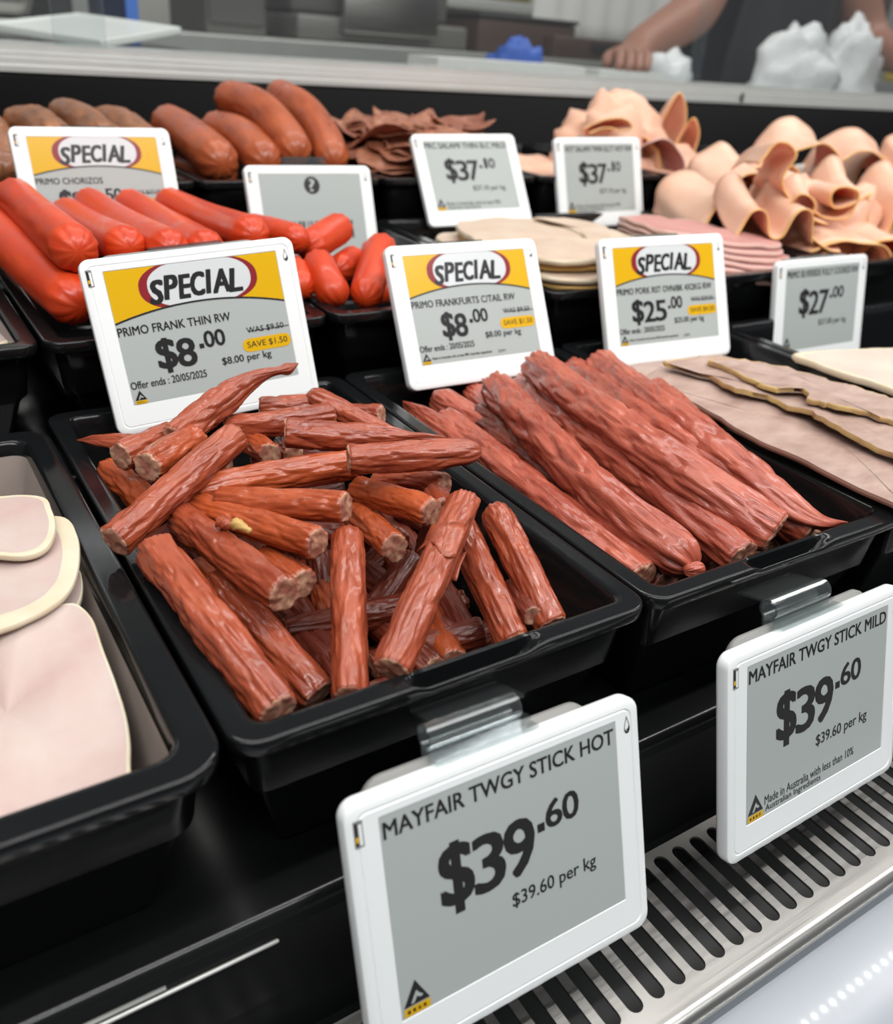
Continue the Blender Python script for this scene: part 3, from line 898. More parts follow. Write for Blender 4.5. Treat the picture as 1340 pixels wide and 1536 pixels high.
hot([(0.0799, 0.2562, -0.1720), (0.0864, 0.2229, -0.1780), (0.0932, 0.1974, -0.1860)], 'stick lying to the right of the corner stick, frayed lower end', 6.2, ('dome', 'cut'))
hot([(0.1277, 0.2468, -0.1600), (0.1094, 0.2088, -0.1670), (0.0962, 0.1815, -0.1760)], 'stick standing upright in the front middle with a fine seam', 6.1, ('dome', 'cut'), wr=.8)
hot([(0.1670, 0.2303, -0.1490), (0.1344, 0.2006, -0.1570), (0.1084, 0.1786, -0.1680)], 'front stick leaning right with a torn collar of loose skin', 6.1, ('cut', 'cut'))
hot([(0.1844, 0.2361, -0.1580), (0.1787, 0.2066, -0.1670), (0.1763, 0.1846, -0.1780)], 'rightmost stick resting against the inner right wall of the cut sticks tray', 6.2, ('dome', 'cut'))
hot([(0.1727, 0.2388, -0.1660), (0.1668, 0.2128, -0.1730), (0.1643, 0.1893, -0.1840)], 'stick just left of the rightmost one, lower end behind the rim', 6.5, ('cut', 'cut'))
hot([(0.1761, 0.2084, -0.1760), (0.1704, 0.1883, -0.1745)], 'small cut end squeezed at the front right against the rim', 4.2, m=M_STICK_SHADED)
hot([(0.1482, 0.2785, -0.1630), (0.1543, 0.2601, -0.1600), (0.1596, 0.2403, -0.1570)], 'stick right of centre with cut face beside the collared stick', 6.2, m=M_HOT2)
hot([(0.1454, 0.2732, -0.1710), (0.1412, 0.2354, -0.1650)], 'stick pointing forward to the right of the upright one, round cut face', 6.0, m=M_HOT2)
hot([(0.1600, 0.2839, -0.1640), (0.1697, 0.2708, -0.1600), (0.1767, 0.2579, -0.1570)], 'stick behind the centre right, small cut face at the right wall', 5.4)
hot([(0.1715, 0.2571, -0.1600), (0.1697, 0.2480, -0.1620)], 'stub hidden behind the top of the collared stick', 6.0)
BUR = 'shaded smoked stick low in the pile under the front cut sticks'
hot([(*(0.1015, 0.2433, -0.1940), .8), (0.1242, 0.2392, -0.1940), (0.1468, 0.2312, -0.1900)], 'dark stick crossing low behind the upright one, torn left end', 6.2, ('cut', 'cut'), m=M_STICK_SHADED)
hot([(0.1250, 0.2191, -0.2020), (0.1469, 0.2182, -0.2000), (0.1676, 0.2128, -0.1960)], 'dark stick lying low behind the collared stick toward the right wall', 6.0, ('cut', 'cut'), m=M_STICK_SHADED)
hot([(0.1029, 0.2338, -0.2080), (0.1405, 0.2263, -0.2080)], 'dark stick at the bottom between the front sticks', 6.0, m=M_STICK_SHADED)
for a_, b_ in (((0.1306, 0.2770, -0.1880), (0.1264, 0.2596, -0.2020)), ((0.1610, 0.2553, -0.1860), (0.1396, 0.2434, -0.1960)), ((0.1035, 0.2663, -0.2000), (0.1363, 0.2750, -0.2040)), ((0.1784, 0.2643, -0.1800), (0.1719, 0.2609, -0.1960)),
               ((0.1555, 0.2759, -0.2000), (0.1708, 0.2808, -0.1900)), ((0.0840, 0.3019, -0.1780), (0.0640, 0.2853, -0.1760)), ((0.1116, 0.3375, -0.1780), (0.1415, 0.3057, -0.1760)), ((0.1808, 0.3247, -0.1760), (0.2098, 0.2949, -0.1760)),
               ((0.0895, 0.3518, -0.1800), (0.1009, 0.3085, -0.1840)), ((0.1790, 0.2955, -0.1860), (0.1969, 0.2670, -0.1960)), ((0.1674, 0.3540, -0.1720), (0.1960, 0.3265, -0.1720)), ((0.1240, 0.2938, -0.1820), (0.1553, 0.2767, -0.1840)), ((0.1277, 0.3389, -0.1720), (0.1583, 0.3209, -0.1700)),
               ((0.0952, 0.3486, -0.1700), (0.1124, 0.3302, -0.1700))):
    hot([a_, b_], BUR, 6.0, m=M_STICK_SHADED)
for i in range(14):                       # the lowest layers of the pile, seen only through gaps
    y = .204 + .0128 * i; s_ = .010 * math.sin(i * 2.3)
    hot([(.082, y - s_, -.213 + .002 * (i % 3)), (.183, y + s_, -.212 + .003 * (i % 2))], BUR, 6.0, m=M_STICK_SHADED)
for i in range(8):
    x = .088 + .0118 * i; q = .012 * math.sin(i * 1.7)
    hot([(x + q, .205 + .01 * (i % 2), -.199), (x - q, .300 + .02 * (i % 3), -.196)], BUR, 6.0, m=M_STICK_SHADED if i % 3 else M_HOT2)

# the torn collar of skin, and the dry knot, belong to their sticks


def curl(parent, base, axis, r, turns, width, m, name):
    """a strip of loose skin wrapped round a stick"""
    ax = np.array(axis, float); ax /= np.linalg.norm(ax)
    u = np.cross(ax, [0, 0, 1.0]); u /= np.linalg.norm(u); v = np.cross(ax, u)
    rows = []
    n = 30
    for i in range(n + 1):
        t = i / n; a = (-.75 + turns * t) * math.pi
        row = []
        for j in range(7):
            s = (j / 6 - .5) * width * (1 + .25 * math.sin(t * 19) + .3 * math.sin(t * 7 + 1))
            flare = 1.10 + .16 * abs(j / 6 - .5) + .10 * math.sin(a * 5 + j * .5) * abs(j / 6 - .3) + (.35 * max(0, .12 - t) / .12) + .25 * max(0, t - .85) / .15
            p = np.array(base) + ax * (s + .0012 * math.sin(a * 2)) + (u * math.cos(a) + v * math.sin(a)) * r * flare
            row.append((p[0], p[1], p[2] + Z0))
        rows.append(row)
    mb = MB(); mb.grid(rows)
    me = mb.mesh(); at_ = me.attributes.new('skin', 'FLOAT_VECTOR', 'POINT')
    at_.data.foreach_set('vector', np.array(mb.v, dtype=np.float32).ravel())
    o = link(name, me, m, None, True)
    md = o.modifiers.new('s', 'SOLIDIFY'); md.thickness = .0004
    o.parent = parent; o.matrix_parent_inverse = Matrix.Translation(-parent.location)
    return o


by = {o['label']: o for o in COL.objects if 'label' in o}
A_, B_ = np.array((0.1670, 0.2303, -0.1490)), np.array((0.1084, 0.1786, -0.1680))
curl(by['front stick leaning right with a torn collar of loose skin'], A_ + (B_ - A_) * .34, B_ - A_, .0062, 1.5, .011, M_HOT, 'torn_skin')
kp = by['thick stick under the dry knotted tail, large cut face toward the front']
P0 = np.array((0.0844, 0.2579, -0.1520)); P1 = np.array((0.0902, 0.2443, -0.1500))
for (pts, rs, m, nm) in (([P0, P0 * .6 + P1 * .4], (.0022, .0012), M_HOT, 'knot_skin'), ([P0 * .6 + P1 * .4, P0 * .45 + P1 * .55 + np.array([0, 0, .0012]), P1], (.0012, .0020, .0009), M_ROASTFAT, 'dry_tail')):
    C, rad = catmull(pts if len(pts) > 2 else [pts[0], (pts[0] + pts[1]) / 2, pts[1]], rs if len(rs) > 2 else (rs[0], (rs[0] + rs[1]) / 2 * 1.2, rs[1]), 14)
    rows = []
    for i in range(14):
        d = (P1 - P0) / np.linalg.norm(P1 - P0); u = np.cross(d, [0, 0, 1.]); u /= np.linalg.norm(u); v = np.cross(d, u)
        rows.append([tuple(C[i] + rad[i] * (1 + .22 * math.sin(5 * a + i)) * (u * math.cos(a) + v * math.sin(a)) + np.array([0, 0, Z0])) for a in np.linspace(0, 2 * math.pi, 14, endpoint=False)])
    mb = MB(); mb.grid(rows, close_u=True, cap0=True, cap1=True)
    me = mb.mesh(); at_ = me.attributes.new('skin', 'FLOAT_VECTOR', 'POINT'); at_.data.foreach_set('vector', np.array(mb.v, dtype=np.float32).ravel())
    o = link(nm, me, m, None, True); o.parent = kp; o.matrix_parent_inverse = Matrix.Translation(-kp.location)

# ------------------------------------------------------------------ long sticks
def mild(pts, label, r=8.8, ends=('dome', 'cut'), m=None, wr=1.1, seed=None, bend=0.0):
    mild.n += 1
    return sausage('long_smoked_stick', pts, r * .001, label, 'sausage', m or M_MILD, ends, wr, 400 + mild.n * 7 if seed is None else seed, 'long smoked sticks', 150, 60, bend, M_CUT)


mild.n = 0
mild([(0.2262, 0.3750, -0.1728), (0.2307, 0.2869, -0.1780), (0.2411, 0.2220, -0.1890)], 'long stick nearest the cut sticks, rear end far left under the frankfurts tag', 8.2, ('tip', 'cut'))
mild([(0.2362, 0.3520, -0.1747), (0.2257, 0.2610, -0.1720), (0.2270, 0.1929, -0.1780)], 'long stick second from the left wall of its tray, front end in the corner', 8.4, ('dome', 'cut'), M_MILD)
mild([(0.2519, 0.3850, -0.1764), (0.2627, 0.3071, -0.1840), (0.2616, 0.2260, -0.1940)], 'long stick whose rear tip shows between the left ones under the frankfurts tag', 8.0, ('dome', 'cut'), M_MILD2)
mild([(0.2622, 0.3600, -0.1781), (0.2444, 0.2553, -0.1760), (0.2426, 0.1933, -0.1840)], 'dark shaded long stick left of the bumpy one', 7.6, ('dome', 'cut'), M_STICK_SHADED)
mild([(0.2821, 0.3920, -0.1801), (0.2694, 0.3400, -0.1800)], 'short visible rear end of a long stick behind the bumpy one', 7.6, ('dome', 'cut'))
mild([(0.2765, 0.3660, -0.1661), (0.2480, 0.2770, -0.1620), (0.2373, 0.2196, -0.1650), (0.2443, 0.1825, -0.1720)], 'bumpy long stick ending in a small knot at the front rim', 10.0, ('dome', 'dome'), M_MILD, 1.4)
mild([(0.2367, 0.1818, -0.1710), (0.2444, 0.1784, -0.1700)], 'small knotted sausage end lying at the front rim', 3.0, ('dome', 'dome'), M_MILD, 1.6)
mild([(0.3096, 0.3840, -0.1761), (0.2772, 0.2771, -0.1660), (0.2727, 0.2277, -0.1680), (0.2734, 0.1842, -0.1760)], 'long stick between the bumpy one and the ribbed top one', 8.8, ('dome', 'cut'), M_MILD)
mild([(0.3074, 0.3720, -0.1600), (0.2799, 0.2735, -0.1540), (0.2765, 0.2183, -0.1580), (0.2904, 0.1842, -0.1690)], 'ribbed long stick lying on top with a cut front face', 9.6, ('dome', 'cut'), M_MILD2, 1.2)
mild([(0.3432, 0.3780, -0.1697), (0.3074, 0.2736, -0.1600), (0.3067, 0.2250, -0.1640), (0.3184, 0.1855, -0.1760)], 'long stick to the right of the ribbed top one', 9.2, ('dome', 'cut'), M_MILD, 1.1)
mild([(0.3511, 0.3660, -0.1614), (0.3146, 0.2685, -0.1550), (0.3078, 0.2157, -0.1600), (*(0.3143, 0.1846, -0.1680), .85), (*(0.3307, 0.1770, -0.1700), .35)], 'long stick whose twisted tail sticks out at the right front', 8.8, ('dome', 'tip'), M_MILD2, 1.2)
mild([(0.3562, 0.3250, -0.1651), (0.3315, 0.2645, -0.1640), (0.3214, 0.2250, -0.1680), (0.3237, 0.1953, -0.1780)], 'rightmost long stick leaning on the roast beef side', 8.6, ('dome', 'cut'), M_MILD2)
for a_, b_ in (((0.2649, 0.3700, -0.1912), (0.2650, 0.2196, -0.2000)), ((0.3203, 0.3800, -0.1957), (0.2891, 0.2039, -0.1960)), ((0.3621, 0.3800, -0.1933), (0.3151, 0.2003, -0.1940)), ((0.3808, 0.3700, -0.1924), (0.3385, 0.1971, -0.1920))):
    mild([a_, b_], 'long stick of the lower layer, hidden under the others', 8.4, ('dome', 'cut'), M_STICK_SHADED)

# ------------------------------------------------------------------ red franks and frankfurts
def frank(pts, label, r, m=None, grp='long red thin franks', name='red_frank', cat='sausage', bend=0.0, wr=.10):
    frank.n += 1
    return sausage(name, pts, r * .001, label, cat, m or M_FRANK, ('dome', 'dome'), wr, 900 + frank.n * 5, grp, 64, 36, bend, None)


frank.n = 0
frank([(0.0627, 0.6000, -0.1139), (0.0717, 0.5000, -0.1188), (0.0813, 0.4330, -0.1249)], 'fat red frank at the lower left whose front end touches the frank tag', 12.2)
frank([(0.0819, 0.6000, -0.1018), (0.0841, 0.5200, -0.1031), (0.0846, 0.4400, -0.1007)], 'upper left fat red frank lying on top of the row', 11.5)
frank([(0.1131, 0.6200, -0.1164), (0.1171, 0.5500, -0.1150), (0.1155, 0.4700, -0.1068)], 'red frank directly right of the topmost one', 10.6)
frank([(0.1293, 0.6300, -0.1120), (0.1350, 0.5600, -0.1138), (0.1352, 0.4600, -0.1077)], 'third red frank of the row counted from the topmost one', 10.6)
frank([(0.1547, 0.6300, -0.1130), (0.1608, 0.5600, -0.1156), (0.1538, 0.4600, -0.1087)], 'fourth red frank, meeting the clip of the frank tag', 10.6)
frank([(0.1800, 0.6300, -0.1132), (0.1895, 0.5700, -0.1145), (0.1877, 0.4800, -0.1065)], 'red frank at the right end of the row above the frank tag', 11.0)
frank([(0.0771, 0.5600, -0.1425), (0.0986, 0.4700, -0.1254), (0.1197, 0.4400, -0.1329)], 'red frank of the lower layer behind the frank tag', 10.5)
KN = 'small red frankfurts'
frank([(0.2133, 0.5600, -0.1176), (0.2163, 0.5200, -0.1139), (0.2205, 0.4900, -0.1127)], 'small frankfurt lying level behind the right corner of the frank tag', 9.0, grp=KN)
frank([(0.2254, 0.5000, -0.1205), (0.2453, 0.5150, -0.1170), (0.2682, 0.5300, -0.1127)], 'small frankfurt on top, pointing up in front of the barcode tag', 10.2, grp=KN)
frank([(0.2231, 0.4780, -0.1202), (0.2175, 0.4520, -0.1267), (0.2209, 0.4400, -0.1375)], 'small frankfurt leaning on the left rim of its tray', 9.6, grp=KN)
frank([(0.2475, 0.5000, -0.1348), (0.2744, 0.5250, -0.1324)], 'small frankfurt tucked between the two leaning ones', 9.0, grp=KN)
frank([(0.2801, 0.5000, -0.1188), (0.2544, 0.4650, -0.1258), (0.2336, 0.4360, -0.1352)], 'small frankfurt with puckered end resting on the front rim of its tray', 9.8, grp=KN)
frank([(0.2884, 0.5300, -0.1286), (0.2752, 0.4900, -0.1330)], 'small frankfurt rising behind the left corner of the frankfurts tag', 9.0, grp=KN)
frank([(0.2087, 0.4780, -0.1240), (0.2014, 0.4480, -0.1305)], 'small frankfurt end peeking out right of the frank tag', 8.8, grp=KN)
frank([(0.2288, 0.5400, -0.1396), (0.2647, 0.5200, -0.1459)], 'small frankfurt of the lower layer', 9.0, grp=KN)
frank([(0.2595, 0.5000, -0.1492), (0.3041, 0.5000, -0.1482)], 'small frankfurt of the lower layer', 9.0, grp=KN)

# ------------------------------------------------------------------ rear row sausages
KG = 'thick smoked sausages in the rear row'
frank([(0.2531, 0.8600, -0.0864), (0.2492, 0.7800, -0.0892), (0.2448, 0.6900, -0.0989)], 'thick smoked sausage leftmost of its tray, nearest the chorizo tag', 16.5, M_KRANSKY, KG, 'smoked_sausage')
frank([(0.2891, 0.8400, -0.0886), (0.2901, 0.7700, -0.0876), (0.2850, 0.7000, -0.1005)], 'thick smoked sausage low in the middle behind the barcode tag', 15.5, M_KRANSKY, KG, 'smoked_sausage')
frank([(0.3081, 0.8600, -0.0645), (0.3164, 0.8000, -0.0665), (0.3176, 0.7450, -0.0818), (0.3158, 0.7100, -0.0980)], 'upper thick smoked sausage curving down above the clip of the barcode tag', 15.5, M_KRANSKY, KG, 'smoked_sausage')
frank([(0.3585, 0.8600, -0.0595), (0.3607, 0.8000, -0.0681), (0.3569, 0.7500, -0.0846), (0.3484, 0.7100, -0.1033)], 'thick smoked sausage rightmost of its tray beside the salami shavings', 15.0, M_KRANSKY, KG, 'smoked_sausage')
frank([(0.2512, 0.8200, -0.1212), (0.2577, 0.7200, -0.1143)], 'thick smoked sausage underneath the others', 15.0, M_KRANSKY, KG, 'smoked_sausage')
CG = 'brown chorizos in the rear row'
frank([(0.1247, 0.8400, -0.0891), (0.1330, 0.7900, -0.0830), (0.1341, 0.7100, -0.0866)], 'brown chorizo with a pale patch, first behind the chorizo tag', 14.0, M_CHORIZO, CG, 'chorizo', wr=.5)
frank([(0.1654, 0.8600, -0.0822), (0.1675, 0.8000, -0.0801), (0.1676, 0.7100, -0.0863)], 'brown chorizo highest behind the chorizo tag', 14.0, M_CHORIZO, CG, 'chorizo', wr=.5)
frank([(0.1965, 0.8600, -0.0869), (0.1983, 0.8000, -0.0825), (0.1962, 0.7100, -0.0884)], 'brown chorizo at the right end behind the chorizo tag', 13.0, M_CHORIZO, CG, 'chorizo', wr=.5)
frank([(0.1019, 0.8400, -0.0880), (0.0982, 0.7600, -0.0884), (0.0908, 0.6900, -0.1041)], 'brown chorizo cut off by the left edge of the picture', 13.0, M_CHORIZO, CG, 'chorizo', wr=.5)


# ------------------------------------------------------------------ slices
def smooth_loop(pts, n=72):
    P = np.array(pts, float); k = len(P)
    out = []
    seg = np.linalg.norm(np.roll(P, -1, 0) - P, axis=1); cum = np.concatenate([[0], np.cumsum(seg)])
    for s in np.linspace(0, cum[-1], n, endpoint=False):
        i = int(np.searchsorted(cum, s, 'right') - 1) % k; t = (s - cum[i]) / seg[i]
        a, b, c, d = P[(i - 1) % k], P[i], P[(i + 1) % k], P[(i + 2) % k]
        out.append(.5 * ((2 * b) + (-a + c) * t + (2 * a - 5 * b + 4 * c - d) * t * t + (-a + 3 * b - 3 * c + d) * t ** 3))
    return np.array(out)


def slab(name, pts, th, label, cat, m, mrim=None, rim=.06, group=None, wave=.0012, freq=50, seed=0, rimname='fat_rim', rough_edge=0.0, inside=None):
    """a slice of meat lying on the points of its outline (x, y, z); rim is a part of its own"""
    Lp = smooth_loop(pts, 96)
    if inside:
        Lp[:, 0] = np.clip(Lp[:, 0], inside[0], inside[1]); Lp[:, 1] = np.clip(Lp[:, 1], inside[2], inside[3])
    c = Lp.mean(axis=0)
    loc = Vector((c[0], c[1], c[2] + Z0))
    off = Vector((seed * 3.1, seed * 1.7, seed * .9))

    def pt(q, up):
        z = noise.noise(Vector((q[0], q[1], 0)) * freq + off) * wave + noise.noise(Vector((q[0], q[1], 0)) * freq * 3 + off) * wave * .3
        return (q[0] - c[0], q[1] - c[1], q[2] - c[2] + z + (th / 2 if up else -th / 2))

    def jag(q, j):
        return q + (np.array([noise.noise(Vector(q) * 220 + off), noise.noise(Vector(q) * 220 - off), 0]) * rough_edge)

    def ring(f, up, drop=0):
        return [tuple(np.array(pt(c + (jag(q, j) - c) * f, up)) - np.array([0, 0, drop])) for j, q in enumerate(Lp)]
    f0 = 1 - rim
    fr = [.02, .2, .4, .6, .78, f0]
    mb = MB()
    mb.grid([ring(f, True) for f in fr], close_u=True, cap0=True)
    mb.grid([ring(f, False) for f in fr][::-1], close_u=True, cap1=True)
    if mrim is None:
        mb.grid([ring(f0, True), ring(.985, True, th * .06), ring(1, True, th * .3), ring(1, False, -th * .3), ring(.985, False, -th * .06), ring(f0, False)], close_u=True)
    o = mb.build(name, m, None, loc=loc, sharp=.7)
    tag(o, label, cat, group)
    if mrim is not None:
        m2 = MB()
        m2.grid([ring(f0 - .001, True), ring(f0 + rim * .4, True, -th * .03), ring(.99, True, th * .05), ring(1, True, th * .35), ring(1, False, -th * .35), ring(.99, False), ring(f0 - .001, False)], close_u=True)
        m2.build(rimname, mrim, o, sharp=.7)
    return o


# pale ham, front left tray
HG = 'pale ham slices'
slab('ham_slice', [(-0.0112, 0.2676, -0.1760), (0.0116, 0.2508, -0.1700), (0.0260, 0.2550, -0.1685), (0.0344, 0.2549, -0.1685), (0.0374, 0.2456, -0.1700), (0.0372, 0.2314, -0.1720), (0.0371, 0.2161, -0.1750), (0.0363, 0.2026, -0.1780), (0.0335, 0.1902, -0.1800), (0.0291, 0.1811, -0.1820), (0.0129, 0.1803, -0.1830), (-0.0010, 0.1808, -0.1830), (-0.0196, 0.1825, -0.1830)], .0022,
     'large pale pink ham slice filling the front of the left tray', 'meat slice', M_HAM, M_HAMFAT, .03, HG, .0016, 45, 1)
slab('ham_slice', [(0.0300, 0.2912, -0.1740), (0.0398, 0.2819, -0.1720), (0.0403, 0.2723, -0.1720), (0.0368, 0.2610, -0.1730), (0.0303, 0.2553, -0.1740), (0.0203, 0.2604, -0.1740)], .002,
     'small ham piece showing between the white fat and the tray wall', 'meat slice', M_HAM, M_HAMFAT, .06, HG, .001, 60, 2)
slab('ham_slice', [(-0.0007, 0.3254, -0.1680), (0.0268, 0.3168, -0.1660), (0.0420, 0.3060, -0.1650), (0.0438, 0.2923, -0.1650), (0.0409, 0.2748, -0.1650), (0.0355, 0.2601, -0.1655), (0.0281, 0.2520, -0.1660), (0.0191, 0.2474, -0.1665), (0.0114, 0.2463, -0.1670), (-0.0080, 0.2469, -0.1680)], .0020,
     'ham slice with a broad creamy white fat rim lying under the top slice', 'meat slice', M_HAM, M_HAMFAT, .20, HG, .0012, 50, 3)
slab('ham_slice', [(0.0007, 0.3301, -0.1630), (0.0219, 0.3250, -0.1620), (0.0371, 0.3171, -0.1610), (0.0385, 0.3052, -0.1610), (0.0370, 0.2910, -0.1610), (0.0322, 0.2803, -0.1615), (0.0247, 0.2782, -0.1620), (0.0158, 0.2834, -0.1620), (-0.0022, 0.2991, -0.1630)], .0020,
     'topmost ham slice, small and pink with a white rim, in the left tray', 'meat slice', M_HAM, M_HAMFAT, .10, HG, .0010, 50, 4)
slab('ham_slice', [(-.070, .196, -.190), (.020, .196, -.190), (.024, .30, -.188), (.020, .33, -.188), (-.070, .33, -.188)], .008, 'ham slice underneath the visible ones in the left tray', 'meat slice', M_HAM, M_HAMFAT, .04, HG, .001, 50, 5)
slab('white_meat_slice', [(0.0460, 0.6200, -0.1633), (0.0563, 0.5400, -0.1548), (0.0542, 0.4800, -0.1483), (0.0528, 0.4520, -0.1438), (0.0453, 0.4460, -0.1444), (0.0280, 0.4400, -0.1431)], .004, 'pale meat slice in the tray at the left edge beside the red franks', 'meat slice', M_HAM, M_HAMFAT, .05, None, .001, 50, 6)

# roast beef
BG = 'roast beef slices'
slab('roast_beef_slice', [(0.3478, 0.3228, -0.1600), (0.3515, 0.3082, -0.1615), (0.3520, 0.2866, -0.1620), (0.3493, 0.2592, -0.1620), (0.3483, 0.2335, -0.1620), (0.3498, 0.2081, -0.1620), (0.3506, 0.1843, -0.1620), (0.3509, 0.1532, -0.1620), (0.3562, 0.1281, -0.1620), (0.4262, 0.1446, -0.1680), (0.4484, 0.2104, -0.1660), (0.4420, 0.2679, -0.1620), (0.4200, 0.3075, -0.1580), (0.3971, 0.3279, -0.1570), (0.3720, 0.3325, -0.1570)], .0026,
     'large brown roast beef slice lying along the rim beside the long sticks', 'meat slice', M_BEEF, M_BEEFDK, .010, BG, .0022, 30, 7, 'crust', inside=(.33, .492, .160, .42))
slab('roast_beef_slice', [(0.3678, 0.3267, -0.1530), (0.3788, 0.3115, -0.1540), (0.3755, 0.2890, -0.1550), (0.3789, 0.2781, -0.1550), (0.3872, 0.2717, -0.1550), (0.3829, 0.2553, -0.1550), (0.3870, 0.2441, -0.1550), (0.3840, 0.2243, -0.1550), (0.3824, 0.2045, -0.1560), (0.3850, 0.1890, -0.1560), (0.3942, 0.1682, -0.1570), (0.4515, 0.2079, -0.1580), (0.4503, 0.2541, -0.1570), (0.4298, 0.2926, -0.1550), (0.4037, 0.3200, -0.1520)], .0026,
     'middle roast beef slice with a wavy yellow fat edge', 'meat slice', M_BEEF, M_BEEFFAT, .020, BG, .0022, 35, 8, 'fat_rim', .003, inside=(.33, .492, .160, .42))
slab('roast_beef_slice', [(0.3883, 0.3128, -0.1490), (0.3876, 0.2940, -0.1500), (0.3881, 0.2759, -0.1510), (0.3937, 0.2673, -0.1510), (0.4037, 0.2644, -0.1510), (0.3944, 0.2498, -0.1510), (0.3988, 0.2402, -0.1510), (0.4103, 0.2323, -0.1520), (0.4138, 0.2159, -0.1520), (0.4241, 0.1936, -0.1530), (0.4468, 0.2141, -0.1530), (0.4379, 0.2473, -0.1520), (0.4216, 0.2786, -0.1500), (0.4047, 0.3024, -0.1480)], .0026,
     'rearmost roast beef slice with ragged yellow fat against the tray wall', 'meat slice', M_BEEF, M_BEEFFAT, .038, BG, .002, 35, 9, 'fat_rim', .004, inside=(.33, .492, .160, .42))
slab('roast_beef_slice', [(.390, .21, -.185), (.474, .21, -.185), (.474, .38, -.185), (.390, .38, -.185)], .02, 'lower stack layer of roast beef under the visible slices', 'meat slice', M_BEEF, None, .05, BG, .001, 30, 10)
# white slices, right
WG = 'white meat slices'
slab('white_meat_slice', [(0.4860, 0.3304, -0.1635), (0.5094, 0.3223, -0.1610), (0.5366, 0.3120, -0.1600), (0.5875, 0.2964, -0.1600), (0.6538, 0.2591, -0.1610), (0.5970, 0.1999, -0.1620), (0.4710, 0.1684, -0.1635), (0.4923, 0.2603, -0.1645), (0.4864, 0.2876, -0.1645), (0.4870, 0.3155, -0.1645)], .004, 'upper white meat slice with a cream edge below the 27 dollar tag', 'meat slice', M_TURKEY, M_HAMFAT, .06, WG, .0012, 40, 11, inside=(.47, .775, .180, .395))
slab('white_meat_slice', [(.530, .21, -.188), (.620, .21, -.188), (.620, .29, -.188), (.530, .29, -.188)], .016, 'lower white meat slice under the cream edged one', 'meat slice', M_HAM, M_HAMFAT, .05, WG, .001, 40, 12)

# pale roast slices, middle row: a low stack
RG = 'pale roast slices in the middle row'
ROAST = [((.372, .428), (.492, .430), (.498, .52), (.490, .595), (.40, .600), (.366, .53)),
         ((.368, .424), (.496, .424), (.500, .52), (.492, .600), (.39, .602), (.364, .54)),
         ((.372, .432), (.494, .428), (.498, .54), (.480, .602), (.40, .592), (.368, .52)),
         ((.366, .425), (.490, .432), (.502, .52), (.496, .592), (.41, .602), (.370, .54))]
RL = ('lowest pale roast slice with a brown crust at the front rim', 'second pale roast slice from the bottom of its stack', 'pale roast slice with the long yellow edge facing forward', 'top pale roast slice below the leaning salami tag')
for i, (o_, l_) in enumerate(zip(ROAST, RL)):
    z = -.1370 + i * .0047
    ins = i * .004
    pts = [((x - .433) * (1 - i * .015) + .433, y + ins * (1 if y < .5 else 0), z + .0015 * math.sin(y * 20) - (y - .43) * .035) for x, y in o_]
    slab('roast_slice', pts, .0036, l_, 'meat slice', M_ROAST, M_ROASTFAT if i in (0, 2) else M_HAMFAT, .02 if i != 0 else .03, RG, .004, 22, 20, 'crust')
slab('roast_slice', [(.386, .46, -.158), (.478, .46, -.158), (.478, .59, -.160), (.386, .59, -.160)], .028, 'pale roast block under the stack in the middle row', 'meat slice', M_ROAST, None, .03, RG, .001, 30, 26)
slab('roast_slice', [(0.4591, 0.5750, -0.1254), (0.4719, 0.5650, -0.1266), (0.4649, 0.5250, -0.1265), (0.4501, 0.4950, -0.1246), (0.4675, 0.4950, -0.1235), (0.4963, 0.5300, -0.1253), (0.4969, 0.5700, -0.1264)], .004, 'folded pale roast slice leaning toward the pink pork', 'meat slice', M_ROAST, M_HAMFAT, .03, RG, .0015, 40, 27, 'crust')

# pink pork, middle row: a fanned stack
PG = 'pink pork slices in the middle row'
PL = ('lowest pink pork slice at the front of the fanned stack', 'second pink pork slice from the bottom of the fanned stack', 'third pink pork slice from the bottom of the fanned stack', 'fourth pink pork slice, its edge rising beside the roast', 'fifth pink pork slice just below the top one', 'top pink pork slice with a pale curved edge by the curled ham')
for i, l_ in enumerate(PL):
    z = -.1400 + i * .0042
    y0 = .424 + i * .006; x0 = .515 + .001 * (i % 2); x1 = .648 - .002 * i + (.006 if i == 5 else 0)
    pts = [(x0, y0 + .02), (x0 + .04, y0 - .001), (x1 - .03, y0), (x1, y0 + .03), (x1 + .002, .50), (x1 - .02, .552), (x0 + .05, .562), (x0 + .01, .548), (x0 - .002, .50)]
    pts = [(x, y, z - (x - .515) * .085 - (y - .43) * .01) for x, y in pts]
    slab('pork_slice', pts, .0032, l_, 'meat slice', M_PINK, M_PINKFAT, .02, PG, .004, 22, 40, 'pale_edge')
slab('pork_slice', [(.538, .46, -.168), (.620, .46, -.172), (.620, .545, -.172), (.538, .545, -.168)], .024, 'pink pork block under the fanned stack', 'meat slice', M_PINK, None, .03, PG, .001, 30, 49)


